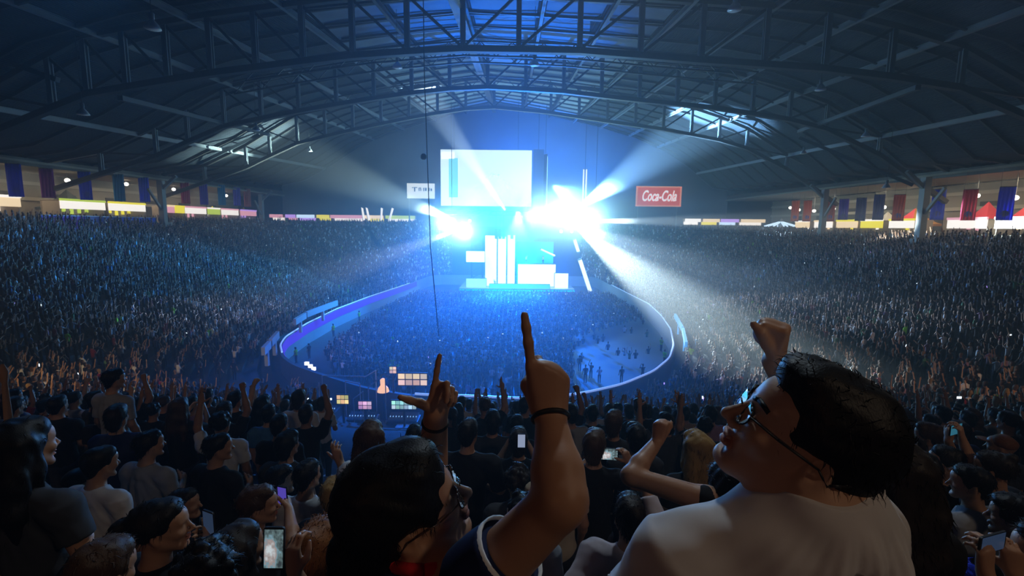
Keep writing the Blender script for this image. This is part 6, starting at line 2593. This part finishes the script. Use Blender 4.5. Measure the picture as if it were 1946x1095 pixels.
LIME = (0.45, 0.95, 0.03)
for px, py, z, yaw, col_, kp, lb in (
        (563, 690, FLOOR_Z, 1.4, LIME, 0, 'steward in lime vest inside the left curve of the arena wall'),
        (588, 682, FLOOR_Z, 1.2, (0.01, 0.01, 0.012), 0, 'dark-clothed guard against the blue-lit left arena wall'),
        (634, 640, FLOOR_Z, 1.2, LIME, 0, 'steward in lime vest further along the left arena wall'),
        (683, 612, FLOOR_Z, 1.2, LIME, 6, 'steward in lime vest at the far part of the left arena wall'),
        (1262, 694, FLOOR_Z, -1.2, LIME, 0, 'steward in lime vest inside the right arena wall, nearer one'),
        (1256, 668, FLOOR_Z, -1.2, LIME, 6, 'steward in lime vest inside the right arena wall, farther one'),
        (1312, 690, -0.9, -0.6, LIME, 0, 'steward in lime vest standing behind the right arena wall')):
    extra_person(kp, PZ(px, py, z), yaw, col_, lb)
for px, py, Y, z, kp, lb in ((1000, 504, 105.2, None, 3, 'performer in white on the glowing riser, left one'),
                             (1032, 503, 105.2, None, 5, 'performer in white on the glowing riser, right one'),
                             (940, 545, 101, DECK + 0.01, 8, 'performer in white at the stage front before the towers')):
    p = P(px, py, Y)
    extra_person(kp, (p.x, Y, P(1020, 502, 104).z + 0.05 if z is None else z), math.pi, (0.8, 0.8, 0.82), lb)
for b, _ in PROTO:
    for ch in list(b.children):
        bpy.data.objects.remove(ch)
    bpy.data.objects.remove(b)

# everyone else in the hall: one uncountable crowd
tmpl = {(p, dt): lp_person(p, dt) for p in range(6) for dt in (True, False)}
allV, allQ, allC = [], [], []
base = 0
for d, x, y, z in rest:
    p = int(rng.choice(6, p=POSEW))
    V0, Q0, C0 = tmpl[(p, d < 48)]
    yaw = face_yaw(x, y)
    c, s = math.cos(yaw), math.sin(yaw)
    sc_ = rng.uniform(0.92, 1.06)
    Vw = np.empty_like(V0)
    Vw[:, 0] = (V0[:, 0] * c - V0[:, 1] * s) * sc_ + x
    Vw[:, 1] = (V0[:, 0] * s + V0[:, 1] * c) * sc_ + y
    Vw[:, 2] = V0[:, 2] * sc_ + z
    pal = np.array([SKINS[rng.integers(3)], TOPS[rng.integers(len(TOPS))], LEGS[rng.integers(len(LEGS))], HAIRS[rng.integers(len(HAIRS))]])
    if rng.random() < 0.006:
        pal[1] = (0.35, 0.75, 0.02)      # stewards in yellow-green vests
    allV.append(Vw)
    allQ.append(Q0 + base)
    allC.append(pal[C0])
    base += len(V0)
M_crowd = mat('audience_cloth', (0.2, 0.2, 0.2), 0.75, attr=True, spec=0.25)
o = mesh_object('crowd', np.concatenate(allV), np.concatenate(allQ), M_crowd, None, np.concatenate(allC))
tag(o, 'dense audience filling the terraced stands and the arena floor', 'crowd', None, 'stuff')
print('crowd verts', base)

# small phone screens and lights held up all over the stands
M_dot = mat('phone_light', (0.8, 0.9, 1.0), 0.3, emit=(0.8, 0.9, 1.0), estr=2.2)
M_dotv = mat('phone_light_violet', (0.6, 0.5, 1.0), 0.3, emit=(0.45, 0.3, 1.0), estr=1.6)
first = {}
cand = [q for q in rest if q[0] > 11]
pick = rng.choice(len(cand), 210, replace=False)
for i in sorted(pick):
    d, x, y, z = cand[i]
    side = 'left stand' if x < -22 else 'right stand' if x > 19 else 'arena floor' if z == FLOOR_Z else 'near stand'
    if z == FLOOR_Z:
        side = 'arena floor'
    elif side == 'near stand' and y > 60:
        side = 'far stand'
    mm = M_dotv if rng.random() < 0.2 else M_dot
    hue = 'violet' if mm is M_dotv else 'white'
    mb = MB()
    s_ = 0.8 + d / 60.0
    yaw = face_yaw(x, y)
    u = Vector((math.sin(yaw) * -1, math.cos(yaw), 0))
    key = (hue,)
    if key not in first:
        mb.box((0, 0, 0), (0.075, 0.012, 0.15))
        me = mb.build('phone', mm)
        first[key] = me
        ob = me
    else:
        ob = first[key].copy()
        COL.objects.link(ob)
    ob.location = Vector((x, y, z + 1.62)) + u * 0.42
    ob.rotation_euler = (rng.uniform(-0.3, 0.3), rng.choice([0, 1.5708]), yaw)
    ob.scale = (1, 1, 1)
    tag(ob, 'tiny glowing %s phone held up in the crowd of the %s' % (hue, side), 'phone', 'glowing %s phones in the %s' % (hue, side))
# working notes of the builder are dropped again
for o in bpy.data.objects:
    if '_o' in o:
        del o['_o']
